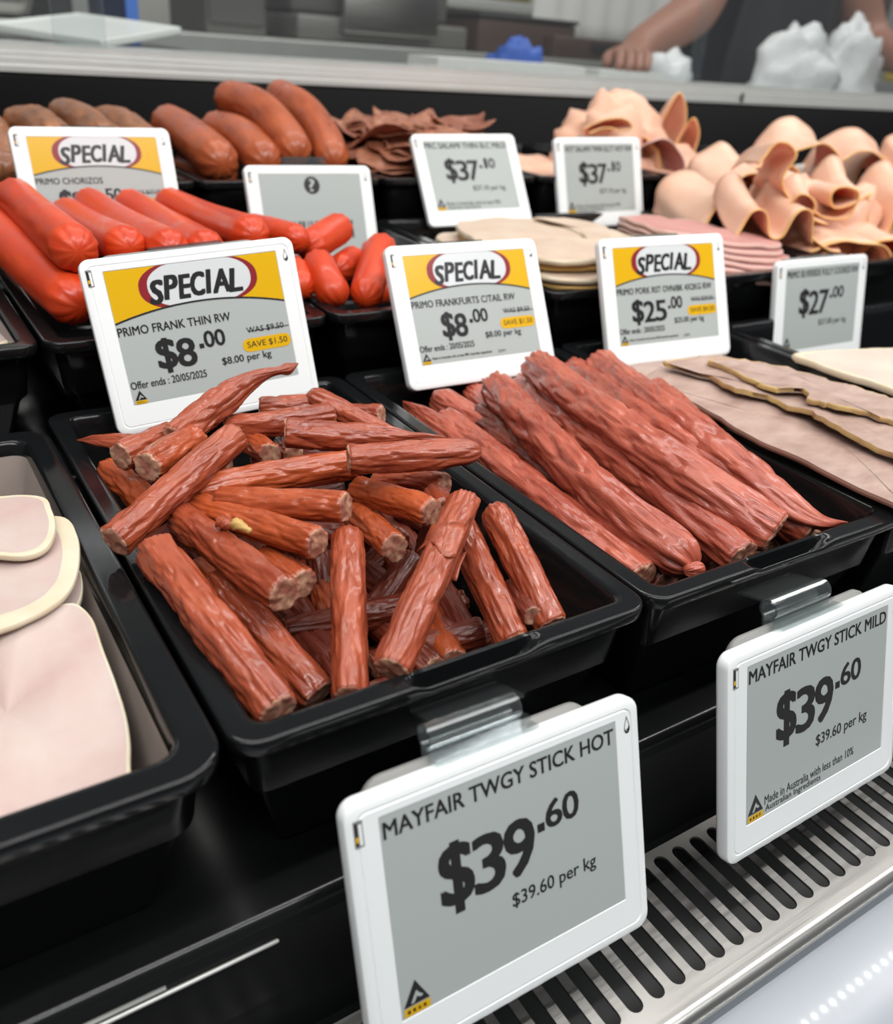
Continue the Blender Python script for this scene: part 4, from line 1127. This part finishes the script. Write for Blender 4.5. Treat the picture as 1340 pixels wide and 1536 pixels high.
# ------------------------------------------------------------------ shaved, curled meat
def ruffle(name, loc, rad, label, m, mrim, group, k=3, amp=.55, cone=.5, rot=(0, 0, 0), seed=0, cat='meat slice', squash=(1, 1, 1), n=84, th=.0011):
    """a thin round slice gathered into folds"""
    g = np.random.default_rng(seed)
    ph = g.random(6) * 6.28
    nr = 16
    R3 = Matrix.Rotation(rot[2], 3, 'Z') @ Matrix.Rotation(rot[1], 3, 'Y') @ Matrix.Rotation(rot[0], 3, 'X')

    def pt(f, t):
        q = rad * f
        fold = math.sin(k * t + ph[0] + .7 * math.sin(t + ph[1])) + .45 * math.sin((2 * k + 1) * t + ph[2]) * f
        z = q * cone + q * f * amp * fold
        tt = t + .35 * f * math.sin(k * t + ph[3])
        q2 = q * (1 - .30 * abs(cone)) * (1 + .12 * math.sin(2 * t + ph[4]))
        v = Vector((q2 * math.cos(tt) * squash[0], q2 * math.sin(tt) * squash[1], z * squash[2]))
        v += Vector((noise.noise(v * 40 + Vector((ph[0], 0, 0))), noise.noise(v * 40 + Vector((0, ph[1], 0))), noise.noise(v * 40))) * rad * .12
        return tuple(R3 @ v)
    ts = [2 * math.pi * j / n for j in range(n)]
    fs = [.03 + .94 * i / (nr - 1) for i in range(nr)]
    mb = MB(); mb.grid([[pt(f, t) for t in ts] for f in fs], close_u=True, cap0=True)
    o = mb.build(name, m, None, loc=(loc[0], loc[1], loc[2] + Z0))
    md = o.modifiers.new('s', 'SOLIDIFY'); md.thickness = th; md.offset = 0
    tag(o, label, cat, group)
    m2 = MB(); m2.grid([[pt(f, t) for t in ts] for f in (.968, .985, 1.0)], close_u=True)
    r = m2.build('smoked_rim', mrim, o)
    md = r.modifiers.new('s', 'SOLIDIFY'); md.thickness = th * 1.5; md.offset = 0
    return o


def crumple(name, label, cat, loc, size, m, seed, group=None, zoff=0.0):
    g = Vector((seed * 1.3, seed * .7, 0)); mb = MB(); rows = []
    for i in range(15):
        a = math.pi / 2 * (i / 14); row = []
        for j in range(28):
            t = 2 * math.pi * j / 28
            v = Vector((math.cos(t) * math.cos(a), math.sin(t) * math.cos(a), math.sin(a)))
            f = 1 + .35 * noise.noise(v * 1.7 + g) + .22 * noise.noise(v * 4 + g)
            row.append((v.x * size[0] * f, v.y * size[1] * f, max(0, v.z * size[2] * f)))
        rows.append(row)
    mb.grid(rows, close_u=True, cap0=True, cap1=True)
    o = mb.build(name, m, None, loc=(loc[0], loc[1], loc[2] + zoff)); return tag(o, label, cat, group)



RT = np.array([.822, -.569, 0]); UPV = np.array([0, 0, 1.0]); BK = np.array([.569, .822, 0])


def curl_sheet(loc, prof, size, depth, label, m, mrim, group, lean=.35, yaw=0.0, taper=.55, seed=0, th=.0012, name='shaved_ham'):
    """a thin slice folded along a drawn edge line; its smoked rim is the edge toward the aisle"""
    P = smooth_open([(p[0] * size, p[1] * size) for p in prof], 60)
    off = Vector((seed * 2.3, seed * 1.1, seed * .7))
    cy, sy = math.cos(yaw), math.sin(yaw)
    rt = RT * cy + BK * sy; bk = BK * cy - RT * sy
    c2 = P.mean(axis=0)

    def pt(u, v):
        q = c2 + (P[u] - c2) * (1 - (1 - taper) * v) ; e = depth * v
        n = Vector((q[0] * 60, q[1] * 60, v * 2)) * .6 + off
        w = rt * (q[0] + noise.noise(n) * .004 * (.4 + v)) + UPV * (q[1] - lean * e * v + noise.noise(n + Vector((5, 0, 0))) * .004) + bk * (e + .006 * noise.noise(Vector((P[u][0] * 70, 0, seed))) * (1 - v))
        return tuple(w)
    vs = [.03 + .97 * i / 13 for i in range(14)]
    mb = MB(); mb.grid([[pt(u, v) for u in range(60)] for v in vs])
    o = mb.build(name, m, None, loc=(loc[0], loc[1], loc[2] + Z0))
    md = o.modifiers.new('s', 'SOLIDIFY'); md.thickness = th; md.offset = 0
    tag(o, label, 'meat slice', group)
    m2 = MB(); m2.grid([[pt(u, v) for u in range(60)] for v in (-.012, .006, .022)])
    r = m2.build('smoked_rim', mrim, o)
    md = r.modifiers.new('s', 'SOLIDIFY'); md.thickness = th * 1.25; md.offset = 0
    return o


def smooth_open(pts, n):
    C, _ = catmull([(p[0], p[1], 0) for p in pts], [1.0] * len(pts), n)
    return C[:, :2]


SH = 'curled shaved ham in the middle row'
P_S = [(-.9, .5), (-.55, .95), (-.1, .75), (-.25, .2), (.1, -.25), (.6, -.55), (.95, -.6)]
P_ARCH = [(-1, -.6), (-.85, .1), (-.35, .6), (.25, .65), (.8, .2), (1, -.5)]
P_LOOP = [(-.9, -.2), (-.3, -.5), (.35, -.35), (.5, .25), (.05, .55), (-.35, .25), (-.15, -.15), (.3, .0), (.95, .3)]
P_WAVE = [(-1, -.3), (-.7, .35), (-.35, .35), (-.1, -.25), (.2, -.3), (.4, .35), (.75, .4), (1, -.35)]
P_FOLD = [(-1, -.15), (-.5, .1), (.1, .3), (.7, .25), (.95, .0), (.6, -.15), (0, -.05), (-.7, -.25)]
P_PET = [(-.35, -1), (-.5, -.2), (-.15, .8), (.1, 1.0), (.35, .4), (.3, -.4), (.55, -.9)]
near = [
    ((0.8312, 0.6000, -0.0979), P_ARCH, .040, .050, 'curled shaved ham at the crest of the big heap', -.45, .1),
    ((0.9007, 0.5900, -0.1091), P_ARCH, .046, .050, 'arched shaved ham right of the crest of the big heap', -.45, -.1),
    ((0.9858, 0.6000, -0.1037), P_WAVE, .050, .050, 'wavy shaved ham at the right edge high in the big heap', -.45, .1),
    ((0.7350, 0.5900, -0.1187), P_ARCH, .036, .050, 'rounded shaved ham at the left shoulder of the big heap', -.4, .3),
    ((0.7892, 0.6200, -0.1005), P_FOLD, .036, .040, 'folded shaved ham behind the S-shaped one', .5, .2),
    ((0.6647, 0.4920, -0.0922), P_S, .036, .060, 'large curled shaved ham with an S-shaped rim in the big heap', .3, .0),
    ((0.7206, 0.4820, -0.1026), P_LOOP, .026, .050, 'shaved ham rolled into a small loop in the middle of the big heap', .2, .1),
    ((0.7966, 0.4900, -0.1177), P_WAVE, .046, .060, 'wavy shaved ham at the right edge in the middle of the big heap', -.4, .0),
    ((0.6594, 0.5400, -0.1340), P_ARCH, .034, .060, 'pale arched shaved ham at the left foot of the big heap', -.3, .35),
    ((0.6320, 0.4750, -0.1173), P_WAVE, .032, .050, 'shaved ham with dark hollows below the S-shaped one', -.4, .1),
    ((0.6695, 0.4680, -0.1201), P_S, .026, .050, 'small curl of shaved ham just above the smooth lowest fold', -.2, -.2),
    ((0.8223, 0.4800, -0.1452), P_LOOP, .030, .050, 'shaved ham rolled tight at the right edge low in the big heap', .3, .1),
    ((0.6912, 0.4550, -0.1442), P_FOLD, .052, .085, 'broad smooth fold of shaved ham lowest behind the 27 dollar tag', -.30, .15),
    ((0.7489, 0.4400, -0.1517), P_ARCH, .036, .070, 'folded shaved ham in the lower right corner of the big heap', -.1, .1),
]
for i, (p, pr, sz, dp, l_, le, yw) in enumerate(near):
    curl_sheet(p, pr, sz * 1.05, dp * 1.5, l_, M_SHAVED, M_SHAVEDRIM, SH, le * .6, yw, seed=60 + i, taper=.9)
crumple('shaved_ham', 'packed core of the big heap of curled shaved ham', 'meat slice', (.765, .545, -.168), (.085, .080, .072), M_SHAVED, 33, SH, Z0)
FH = 'shaved ham in the rear row'
crumple('shaved_ham', 'dome of shaved ham above the right-hand 37 dollar tag', 'meat slice', (0.7132, 0.7750, -0.1146), (.062, .055, .066), M_SHAVED, 21, FH, Z0)
crumple('shaved_ham', 'low mound of shaved ham right of the rear dome', 'meat slice', (0.7929, 0.7600, -0.1215), (.055, .04, .030), M_SHAVED, 25, FH, Z0)
far = [
    ((0.6518, 0.7150, -0.0681), P_FOLD, .026, .030, 'dark hollow fold of shaved ham in the face of the rear dome', .3, .2, M_SHAVED),
    ((0.7988, 0.7700, -0.0823), P_PET, .044, .040, 'upright pointed fold of shaved ham right of the rear dome', .5, .3, M_SHAVED),
    ((0.8011, 0.7450, -0.0911), P_PET, .030, .035, 'second upright fold of shaved ham, smaller, right of the pointed one', .5, -.2, M_SHAVED),
    ((0.7230, 0.7100, -0.1020), P_ARCH, .034, .060, 'pale pink shaved ham at the rear rim under the upright folds', .3, .1, M_PINK),
    ((0.7795, 0.7150, -0.1064), P_WAVE, .036, .060, 'pale pink shaved ham sloping down to the right in the rear row', .3, .0, M_PINK),
    ((0.8600, 0.7350, -0.1111), P_ARCH, .024, .040, 'small tan curl of shaved ham at the low end of the rear heap', .3, .1, M_SHAVED),
    ((0.9192, 0.7450, -0.1144), P_ARCH, .030, .050, 'pink shaved ham at the far right end of the rear heap', .3, .0, M_PINK),
    ((0.7122, 0.7300, -0.0982), P_ARCH, .030, .050, 'shaved ham between the rear dome and the upright folds', .3, .2, M_SHAVED),
]
for i, (p, pr, sz, dp, l_, le, yw, m_) in enumerate(far):
    curl_sheet(p, pr, sz, dp, l_, m_, M_SHAVEDRIM if m_ is M_SHAVED else M_PINKFAT, FH, le, yw, seed=100 + i)
slab('shaved_ham', [(.565, .70, -.125), (.655, .70, -.125), (.655, .86, -.125), (.565, .86, -.125)], .03, 'packed shaved ham under the rear dome', 'meat slice', M_SHAVED, None, .1, FH, .006, 30, 81)
slab('shaved_ham', [(.725, .70, -.125), (.815, .70, -.125), (.815, .86, -.125), (.725, .86, -.125)], .03, 'packed shaved ham under the low end of the rear heap', 'meat slice', M_SHAVED, None, .1, FH, .006, 30, 83)

# thin salami: a mound of folded shavings
SG = 'thin salami shavings heaped in the rear row'
for i in range(76):
    u = rng.random(); v = rng.random(); q = rng.random()
    x = .396 + .122 * u; y = .705 + .13 * v
    top = -.112 + .050 * math.exp(-((x - .452) / .085) ** 2) * math.exp(-((y - .765) / .08) ** 2)
    z = top - .016 * q
    ruffle('salami_shaving', (x, y, z), .026 + .010 * rng.random(), 'thin brown salami shaving in the heap around the leaning 37 dollar tag', M_SALAMI if i % 3 else M_SALAMI2, M_SALAMI2, SG, 2 + int(rng.random() * 2), .30, -.25, (-.12 + .2 * rng.random(), .35 - .8 * u, 6.28 * rng.random()), 200 + i, n=40, squash=(1.25, .8, .55), th=.0008)
slab('salami_shaving', [(.405, .71, -.125), (.495, .71, -.125), (.495, .86, -.125), (.405, .86, -.125)], .03, 'packed salami under the heap of shavings', 'meat slice', M_SALAMI, None, .1, SG, .004, 60, 82)

# ------------------------------------------------------------------ preparation area behind the case
M_BENCH = mat('steel_bench', (176, 176, 172), .4, metal=.6, rvar=.05)
M_GREYBOX = mat('grey_machine', (112, 110, 106), .45, metal=.3, var=.08, vscale=8)
M_DKBOX = mat('dark_machine', (44, 42, 42), .4)
M_WHITEBOX = mat('white_board', (226, 226, 222), .4)
M_NAVY = mat('dark_blue_display', (28, 34, 62), .2)
M_BLUE = mat('blue_edge', (70, 120, 210), .4)
M_CURT = mat('white_paper', (222, 220, 216), .6, var=.05, vscale=6)
M_OLIVE = mat('olive_packaging', (132, 122, 50), .5, var=.25, vscale=30)
M_BLUEBAG = mat('blue_gloves', (42, 84, 170), .5)
M_BROWNBOX = mat('brown_box', (74, 56, 50), .5)
M_SKIN = mat('skin', (150, 104, 86), .5, sss=.15)
M_SHIRT = mat('black_shirt', (20, 21, 26), .75, var=.2, vscale=20)
M_TROUSER = mat('dark_trousers', (24, 24, 28), .8)
M_HAIR = mat('dark_hair', (34, 26, 22), .6)
M_APRON = mat('black_apron', (15, 16, 20), .7)
M_BAG = mat('white_plastic_bag', (214, 214, 214), .35, bump=.5, bscale=30, bdist=.01)
M_YELBOT = mat('yellow_bottle_plastic', (206, 178, 60), .4)
M_GREEN = mat('green_cloth', (112, 150, 124), .7, var=.2, vscale=20)

BT = Z0 - .047
bench = empty('prep_bench', (1.2, 1.2, 0), 'long stainless preparation bench directly behind the case', 'bench')
RB = Z0 - .03
rbench = empty('wall_counter', (1.5, 2.2, 0), 'steel counter along the rear wall carrying the machines', 'counter')
for nm, bx, m in (('counter_top', (-.2, 4.2, 1.92, 2.6, RB - .04, RB), M_BENCH), ('counter_base', (-.15, 4.15, 1.98, 2.56, 0, RB - .041), M_GREYBOX)):
    mb = MB(); mb.box(*bx); o = mb.build(nm, m, None, smooth=False, bevel=.004); o.parent = rbench; o.matrix_parent_inverse = Matrix.Translation(-Vector(rbench.location))
for nm, bx, m in (('bench_top', (-.3, 3.6, 1.056, 1.29, BT - .035, BT), M_BENCH), ('cabinet', (-.25, 3.55, 1.08, 1.27, 0, BT - .036), M_GREYBOX)):
    mb = MB(); mb.box(*bx); o = mb.build(nm, m, None, smooth=False, bevel=.004); o.parent = bench; o.matrix_parent_inverse = Matrix.Translation(-Vector(bench.location))


def boxthing(name, label, cat, parts, loc, rot=0.0, group=None):
    t = empty(name, loc, label, cat, group); t.rotation_euler.z = rot
    for nm, b, m, bv in parts:
        mb = MB(); mb.box(*b); mb.build(nm, m, t, smooth=bool(bv), bevel=bv)
    return t


# scale platter: one corner points at the aisle
sc_ = empty('weighing_scale', (.30, 1.28, BT), 'counter scale with a flat white platter behind the glass at the left', 'scale')
q0, q1, q3 = [np.array(p) for p in ((0.2521, 1.0600, -0.0296), (0.3939, 1.2400, -0.0148), (0.1649, 1.2200, -0.0237))]
q2 = q1 + q3 - q0
mb = MB(); rows = []
cq = (q0 + q1 + q2 + q3) / 4
for f_, z_ in ((.90, -.0435), (.98, -.0425), (1.0, -.041), (1.0, -.0355), (.985, -.0340), (.93, -.0335), (.90, -.0365)):
    rows.append([tuple(cq + (q - cq) * np.array([f_, f_, 1]) + np.array([0, 0, Z0 + z_ + .0345]) - np.array(sc_.location)) for q in (q0, q1, q2, q3)])
mb.grid(rows, close_u=True, cap0=True, cap1=True); mb.build('platter', M_WHITEBOX, sc_, smooth=False, bevel=.001)
mb = MB(); mb.box(.038, .074, .14, .20, -.010 + .015, .30); mb.build('display_post', M_NAVY, sc_, smooth=False, bevel=.004)
mb = MB(); mb.box(.0745, .092, .138, .202, .005, .30); mb.build('display_edge', M_BLUE, sc_, smooth=False, bevel=.002)
mb = MB(); mb.box(-.10, .13, -.05, .205, .0, .0045); mb.build('foot_plate', M_DKBOX, sc_, smooth=False)
boxthing('steel_canister', 'bright steel canister standing behind the scale', 'canister', [('body', (-.05, .05, -.05, .05, 0, .22), M_STEEL, .03), ('lid', (-.052, .052, -.052, .052, .22, .235), M_DKBOX, .01)], (.31, 2.02, RB))
boxthing('dark_oven', 'dark appliance behind the steel canister', 'oven', [('body', (-.25, .25, -.12, .2, 0, .40), M_DKBOX, .01), ('oven_door', (-.22, .22, -.126, -.121, .05, .35), M_NAVY, .004)], (.22, 2.3, RB))
boxthing('grey_cabinet', 'narrow grey cabinet right of the scale column', 'cabinet', [('body', (-.065, .065, -.12, .12, 0, .42), M_GREYBOX, .004), ('side_door', (-.058, .058, -.126, -.1205, .02, .40), M_GREYBOX, .002)], (.745, 2.10, RB))
boxthing('steel_slicer', 'grey steel slicing machine behind the middle of the glass', 'slicer',
         [('base', (-.22, .22, -.14, .14, 0, .05), M_GREYBOX, .008), ('motor_housing', (-.22, .18, -.11, .13, .051, .28), M_GREYBOX, .012), ('top_cover', (-.21, .17, -.12, .13, .281, .32), M_ALU, .01), ('feed_plate', (-.12, .12, -.165, -.141, .02, .15), M_STEEL, .004)], (1.10, 2.12, RB))
boxthing('dark_crate', 'dark brown crate on the rear counter left of the white board', 'crate', [('body', (-.15, .15, -.10, .10, 0, .075), M_BROWNBOX, .006), ('rim', (-.155, .155, -.105, .105, .0755, .085), M_DKBOX, .004)], (1.50, 2.08, RB))
boxthing('wall_shelf', 'grey shelf on the rear wall with olive packs', 'shelf', [('board', (-.45, .45, -.15, .15, 0, .03), M_ALU, .003), ('bracket', (-.40, -.37, -.05, .14, -.10, -.001), M_ALU, 0), ('bracket', (.37, .40, -.05, .14, -.10, -.001), M_ALU, 0)], (1.72, 2.65, Z0 + .075))
for i, px in enumerate((-.30, -.15, .0, .15)):
    boxthing('olive_pack', ('leftmost olive packet on the wall shelf', 'second olive packet on the wall shelf', 'third olive packet on the wall shelf', 'olive packet nearest the white board on the wall shelf')[i], 'packet', [('body', (-.06, .06, -.05, .05, 0, .2), M_OLIVE, .01), ('label_band', (-.061, .061, -.0515, -.05, .05, .12), M_WHITEBOX, 0)], (1.72 + px, 2.60, Z0 + .105), 0, 'olive packets on the wall shelf')
# white paper hanging
mb = MB()
mb.grid([[(1.54 + .50 * i / 30, 2.02 + .006 * math.sin(i * 1.3), RB + .001 + .50 * j / 6) for i in range(31)] for j in range(7)])
o = mb.build('paper_sheet', M_CURT, None); tag(o, 'large white sheet standing upright on the rear counter', 'board'); md = o.modifiers.new('s', 'SOLIDIFY'); md.thickness = .004
boxthing('backsplash_tray', 'dark tray standing below the upright white sheet', 'tray', [('body', (-.17, .17, -.03, .03, 0, .05), M_BROWNBOX, .004), ('handle', (-.05, .05, -.036, -.03, .025, .04), M_DKBOX, 0)], (1.72, 1.965, RB))


crumple('glove_bundle', 'bundle of blue gloves on the bench', 'gloves', (.868, 1.165, BT), (.050, .032, .048), M_BLUEBAG, 3)
for i, (x, y, w, d, a, h_, l_) in enumerate(((.80, 1.115, .13, .035, .05, .022, 'low pile of white wrapping paper by the blue gloves'), (1.02, 1.11, .06, .03, -.1, .020, 'small pile of white wrapping paper under the worker hand'))):
    mb = MB(); mb.box(-w, w, -d, d, 0, h_); o = mb.build('wrapping_paper', M_CURT, None, smooth=False, loc=(x, y, BT), rot=(0, 0, a)); tag(o, l_, 'paper', 'wrapping papers')
crumple('plastic_bag', 'white plastic bag bulging beside the worker apron', 'bag', (1.53, 1.20, BT), (.10, .06, .10), M_BAG, 5, 'white plastic bags')
crumple('plastic_bag', 'second white plastic bag farther right behind the beaded glass', 'bag', (1.75, 1.235, BT), (.085, .05, .12), M_BAG, 8, 'white plastic bags')
crumple('plastic_bag', 'small white plastic bag beside the worker wrist', 'bag', (1.135, 1.13, BT), (.050, .03, .05), M_BAG, 11, 'white plastic bags')
crumple('green_cloth', 'green cloth heaped on the bench at the far right', 'cloth', (1.99, 1.13, BT), (.05, .04, .08), M_GREEN, 6)
boxthing('yellow_bottle', 'yellow bottle on the rear counter at the far right', 'bottle', [('body', (-.04, .04, -.04, .04, 0, .20), M_YELBOT, .012), ('cap', (-.018, .018, -.018, .018, .20, .24), M_DKBOX, .006)], (3.20, 2.05, RB))
boxthing('brown_carton', 'brown carton on the rear counter behind the white bags', 'carton', [('body', (-.2, .2, -.08, .08, 0, .26), M_BROWNBOX, .004), ('tape', (-.02, .02, -.0815, .0815, .255, .2605), M_CURT, 0)], (2.95, 2.2, RB))
# ------------------------------------------------------------------ the worker
def skin_body(name, joints, bones, root, m, sub=2):
    me = bpy.data.meshes.new(name)
    names = list(joints)
    me.from_pydata([(joints[n][0], joints[n][1], joints[n][2] + Z0) for n in names], [(names.index(a), names.index(b)) for a, b in bones], [])
    o = bpy.data.objects.new(name, me); COL.objects.link(o)
    md = o.modifiers.new('skin', 'SKIN'); md.use_smooth_shade = True
    sv = me.skin_vertices[0].data
    for i, n in enumerate(names):
        r = joints[n][3]
        sv[i].radius = r if isinstance(r, tuple) else (r, r); sv[i].use_root = (n == root)
    s = o.modifiers.new('sub', 'SUBSURF'); s.levels = sub; s.render_levels = sub
    me.materials.append(m)
    return o


# right shoulder reaches over the bench, the hand rests on the paper
J = dict(pelvis=(1.56, 1.76, -.20, (.15, .11)), waist=(1.55, 1.75, -.05, (.14, .10)), chest=(1.53, 1.70, .18, (.16, .11)), upper=(1.52, 1.68, .30, (.13, .09)), neck=(1.51, 1.66, .38, .055), head=(1.50, 1.62, .50, .085), crown=(1.50, 1.62, .58, .06),
         sr=(1.36, 1.64, .28, .065), er=(1.25, 1.42, .075, .046), wr=(1.125, 1.205, .005, .030), pr=(1.085, 1.155, -.008, (.028, .016)),
         sl=(1.68, 1.66, .28, .065), el=(1.78, 1.60, .03, .046), wl=(1.70, 1.40, .0, .030), pl=(1.665, 1.335, -.012, (.028, .016)),
         hr=(1.48, 1.77, -.28, .095), kr=(1.48, 1.75, -.66, .065), ar=(1.48, 1.79, -1.07, .042), fr=(1.48, 1.68, -1.115, .035),
         hl=(1.64, 1.77, -.28, .095), kl=(1.64, 1.75, -.66, .065), al=(1.64, 1.79, -1.07, .042), fl=(1.64, 1.68, -1.115, .035))
DX, DY = .16, -.23
for k_ in J: J[k_] = (J[k_][0] + DX, J[k_][1] + DY, J[k_][2], J[k_][3])
J.update(er=(1.345, 1.285, .070, .046), wr=(1.120, 1.185, .004, .030), pr=(1.080, 1.155, -.0075, (.028, .014)),
         el=(1.945, 1.34, .05, .046), wl=(1.86, 1.17, .02, .030), pl=(1.825, 1.125, -.0, (.028, .014)))
bones = [('pelvis', 'waist'), ('waist', 'chest'), ('chest', 'upper'), ('upper', 'neck'), ('neck', 'head'), ('head', 'crown'), ('upper', 'sr'), ('sr', 'er'), ('er', 'wr'), ('wr', 'pr'),
         ('upper', 'sl'), ('sl', 'el'), ('el', 'wl'), ('wl', 'pl'), ('pelvis', 'hr'), ('hr', 'kr'), ('kr', 'ar'), ('ar', 'fr'), ('pelvis', 'hl'), ('hl', 'kl'), ('kl', 'al'), ('al', 'fl')]
for s_, pv, dx, dy in (('r', J['pr'], -.62, -.78), ('l', J['pl'], -.5, -.86)):
    for k_, (sp, ln) in enumerate(((-.021, .052), (-.007, .062), (.007, .058), (.020, .046))):
        bx, by_ = pv[0] + dy * -sp * 1.0 + dx * .016, pv[1] + dx * sp + dy * .016
        a, b, c = s_ + 'f%da' % k_, s_ + 'f%db' % k_, s_ + 'f%dc' % k_
        J[a] = (bx + dx * .014, by_ + dy * .014, pv[2] + .002, .0092); J[b] = (bx + dx * (.014 + ln * .5), by_ + dy * (.014 + ln * .5), pv[2] + .002, .0085); J[c] = (bx + dx * (.014 + ln), by_ + dy * (.014 + ln), pv[2] - .018, .0075)
        bones += [('p' + s_, a), (a, b), (b, c)]
    J[s_ + 't1'] = (pv[0] + dy * .030, pv[1] - dx * .030 + .01, pv[2] - .004, .011); J[s_ + 't2'] = (pv[0] + dy * .036 + dx * .04, pv[1] - dx * .036 + dy * .04, pv[2] - .016, .009)
    bones += [('p' + s_, s_ + 't1'), (s_ + 't1', s_ + 't2')]
body = skin_body('person', J, bones, 'pelvis', M_SKIN)
tag(body, 'person in a black shirt and apron reaching a bare forearm down to the bench', 'person')


def cloth(name, jn, bn, root, m, grow):
    jj = {}
    for n in jn:
        x_, y_, z_, r = J[n]
        jj[n] = (x_, y_, z_, (r[0] + grow, r[1] + grow) if isinstance(r, tuple) else r + grow)
    o = skin_body(name, jj, bn, root, m); o.parent = body; return o


J['mr'] = (1.435, 1.355, .155, .052); J['ml'] = (1.905, 1.38, .13, .052)
cloth('shirt', ['pelvis', 'waist', 'chest', 'upper', 'sr', 'mr', 'sl', 'ml'], [('pelvis', 'waist'), ('waist', 'chest'), ('chest', 'upper'), ('upper', 'sr'), ('sr', 'mr'), ('upper', 'sl'), ('sl', 'ml')], 'chest', M_SHIRT, .014)
cloth('trousers', ['pelvis', 'hr', 'kr', 'ar', 'hl', 'kl', 'al'], [('pelvis', 'hr'), ('hr', 'kr'), ('kr', 'ar'), ('pelvis', 'hl'), ('hl', 'kl'), ('kl', 'al')], 'pelvis', M_TROUSER, .016)
# apron front, hair, face
mb = MB()
mb.grid([[(1.53 + DX + (i / 16 - .5) * (.34 - .10 * max(0, j - 6) / 4), 1.60 + DY - .055 * math.cos((i / 16 - .5) * 2.6) + (.02 if j < 3 else 0) + .004 * math.sin(i), Z0 - .42 + .70 * j / 10) for i in range(17)] for j in range(11)])
o = mb.build('apron', M_APRON, None); md = o.modifiers.new('s', 'SOLIDIFY'); md.thickness = .004; o.parent = body
mb = MB(); rows = []
for i in range(10):
    a = math.pi / 2 - math.pi * .62 * i / 9
    rows.append([(1.50 + DX + .098 * math.cos(a) * math.cos(t), 1.632 + DY + .108 * math.cos(a) * math.sin(t), Z0 + .535 + .115 * math.sin(a) + (.05 * max(0, -math.sin(t)) if i > 5 else 0)) for t in [2 * math.pi * j / 24 for j in range(24)]])
mb.grid(rows, close_u=True, cap0=True); o = mb.build('hair', M_HAIR, None); o.parent = body
for nm, pts, m in (('nose', [(1.50, 1.532, .52, .010), (1.50, 1.515, .495, .014), (1.50, 1.53, .485, .012)], M_SKIN), ('mouth', [(1.478, 1.537, .455, .006), (1.50, 1.531, .453, .007), (1.522, 1.537, .455, .006)], mat('lips', (140, 80, 76), .5)),
                   ('ear', [(1.412, 1.63, .53, .012), (1.406, 1.635, .505, .016), (1.412, 1.63, .48, .010)], M_SKIN), ('ear', [(1.588, 1.63, .53, .012), (1.594, 1.635, .505, .016), (1.588, 1.63, .48, .010)], M_SKIN),
                   ('eye', [(1.470, 1.541, .522, .009), (1.478, 1.538, .522, .009)], M_WHITEBOX), ('eye', [(1.522, 1.538, .522, .009), (1.530, 1.541, .522, .009)], M_WHITEBOX)):
    C, rd = catmull([p[:3] for p in pts], [p[3] for p in pts], 9)
    d = C[-1] - C[0]; d = d / np.linalg.norm(d); u = np.cross(d, [0, 1., 0]); u /= np.linalg.norm(u); v = np.cross(d, u)
    rows = [[tuple(C[i] + rd[i] * math.sin(math.pi * (i + .5) / 9) ** .5 * (u * math.cos(a) + v * math.sin(a)) + np.array([DX, DY, Z0])) for a in np.linspace(0, 2 * math.pi, 12, endpoint=False)] for i in range(9)]
    mb = MB(); mb.grid(rows, close_u=True, cap0=True, cap1=True); o = mb.build(nm, m, None); o.parent = body

bpy.context.view_layer.update()
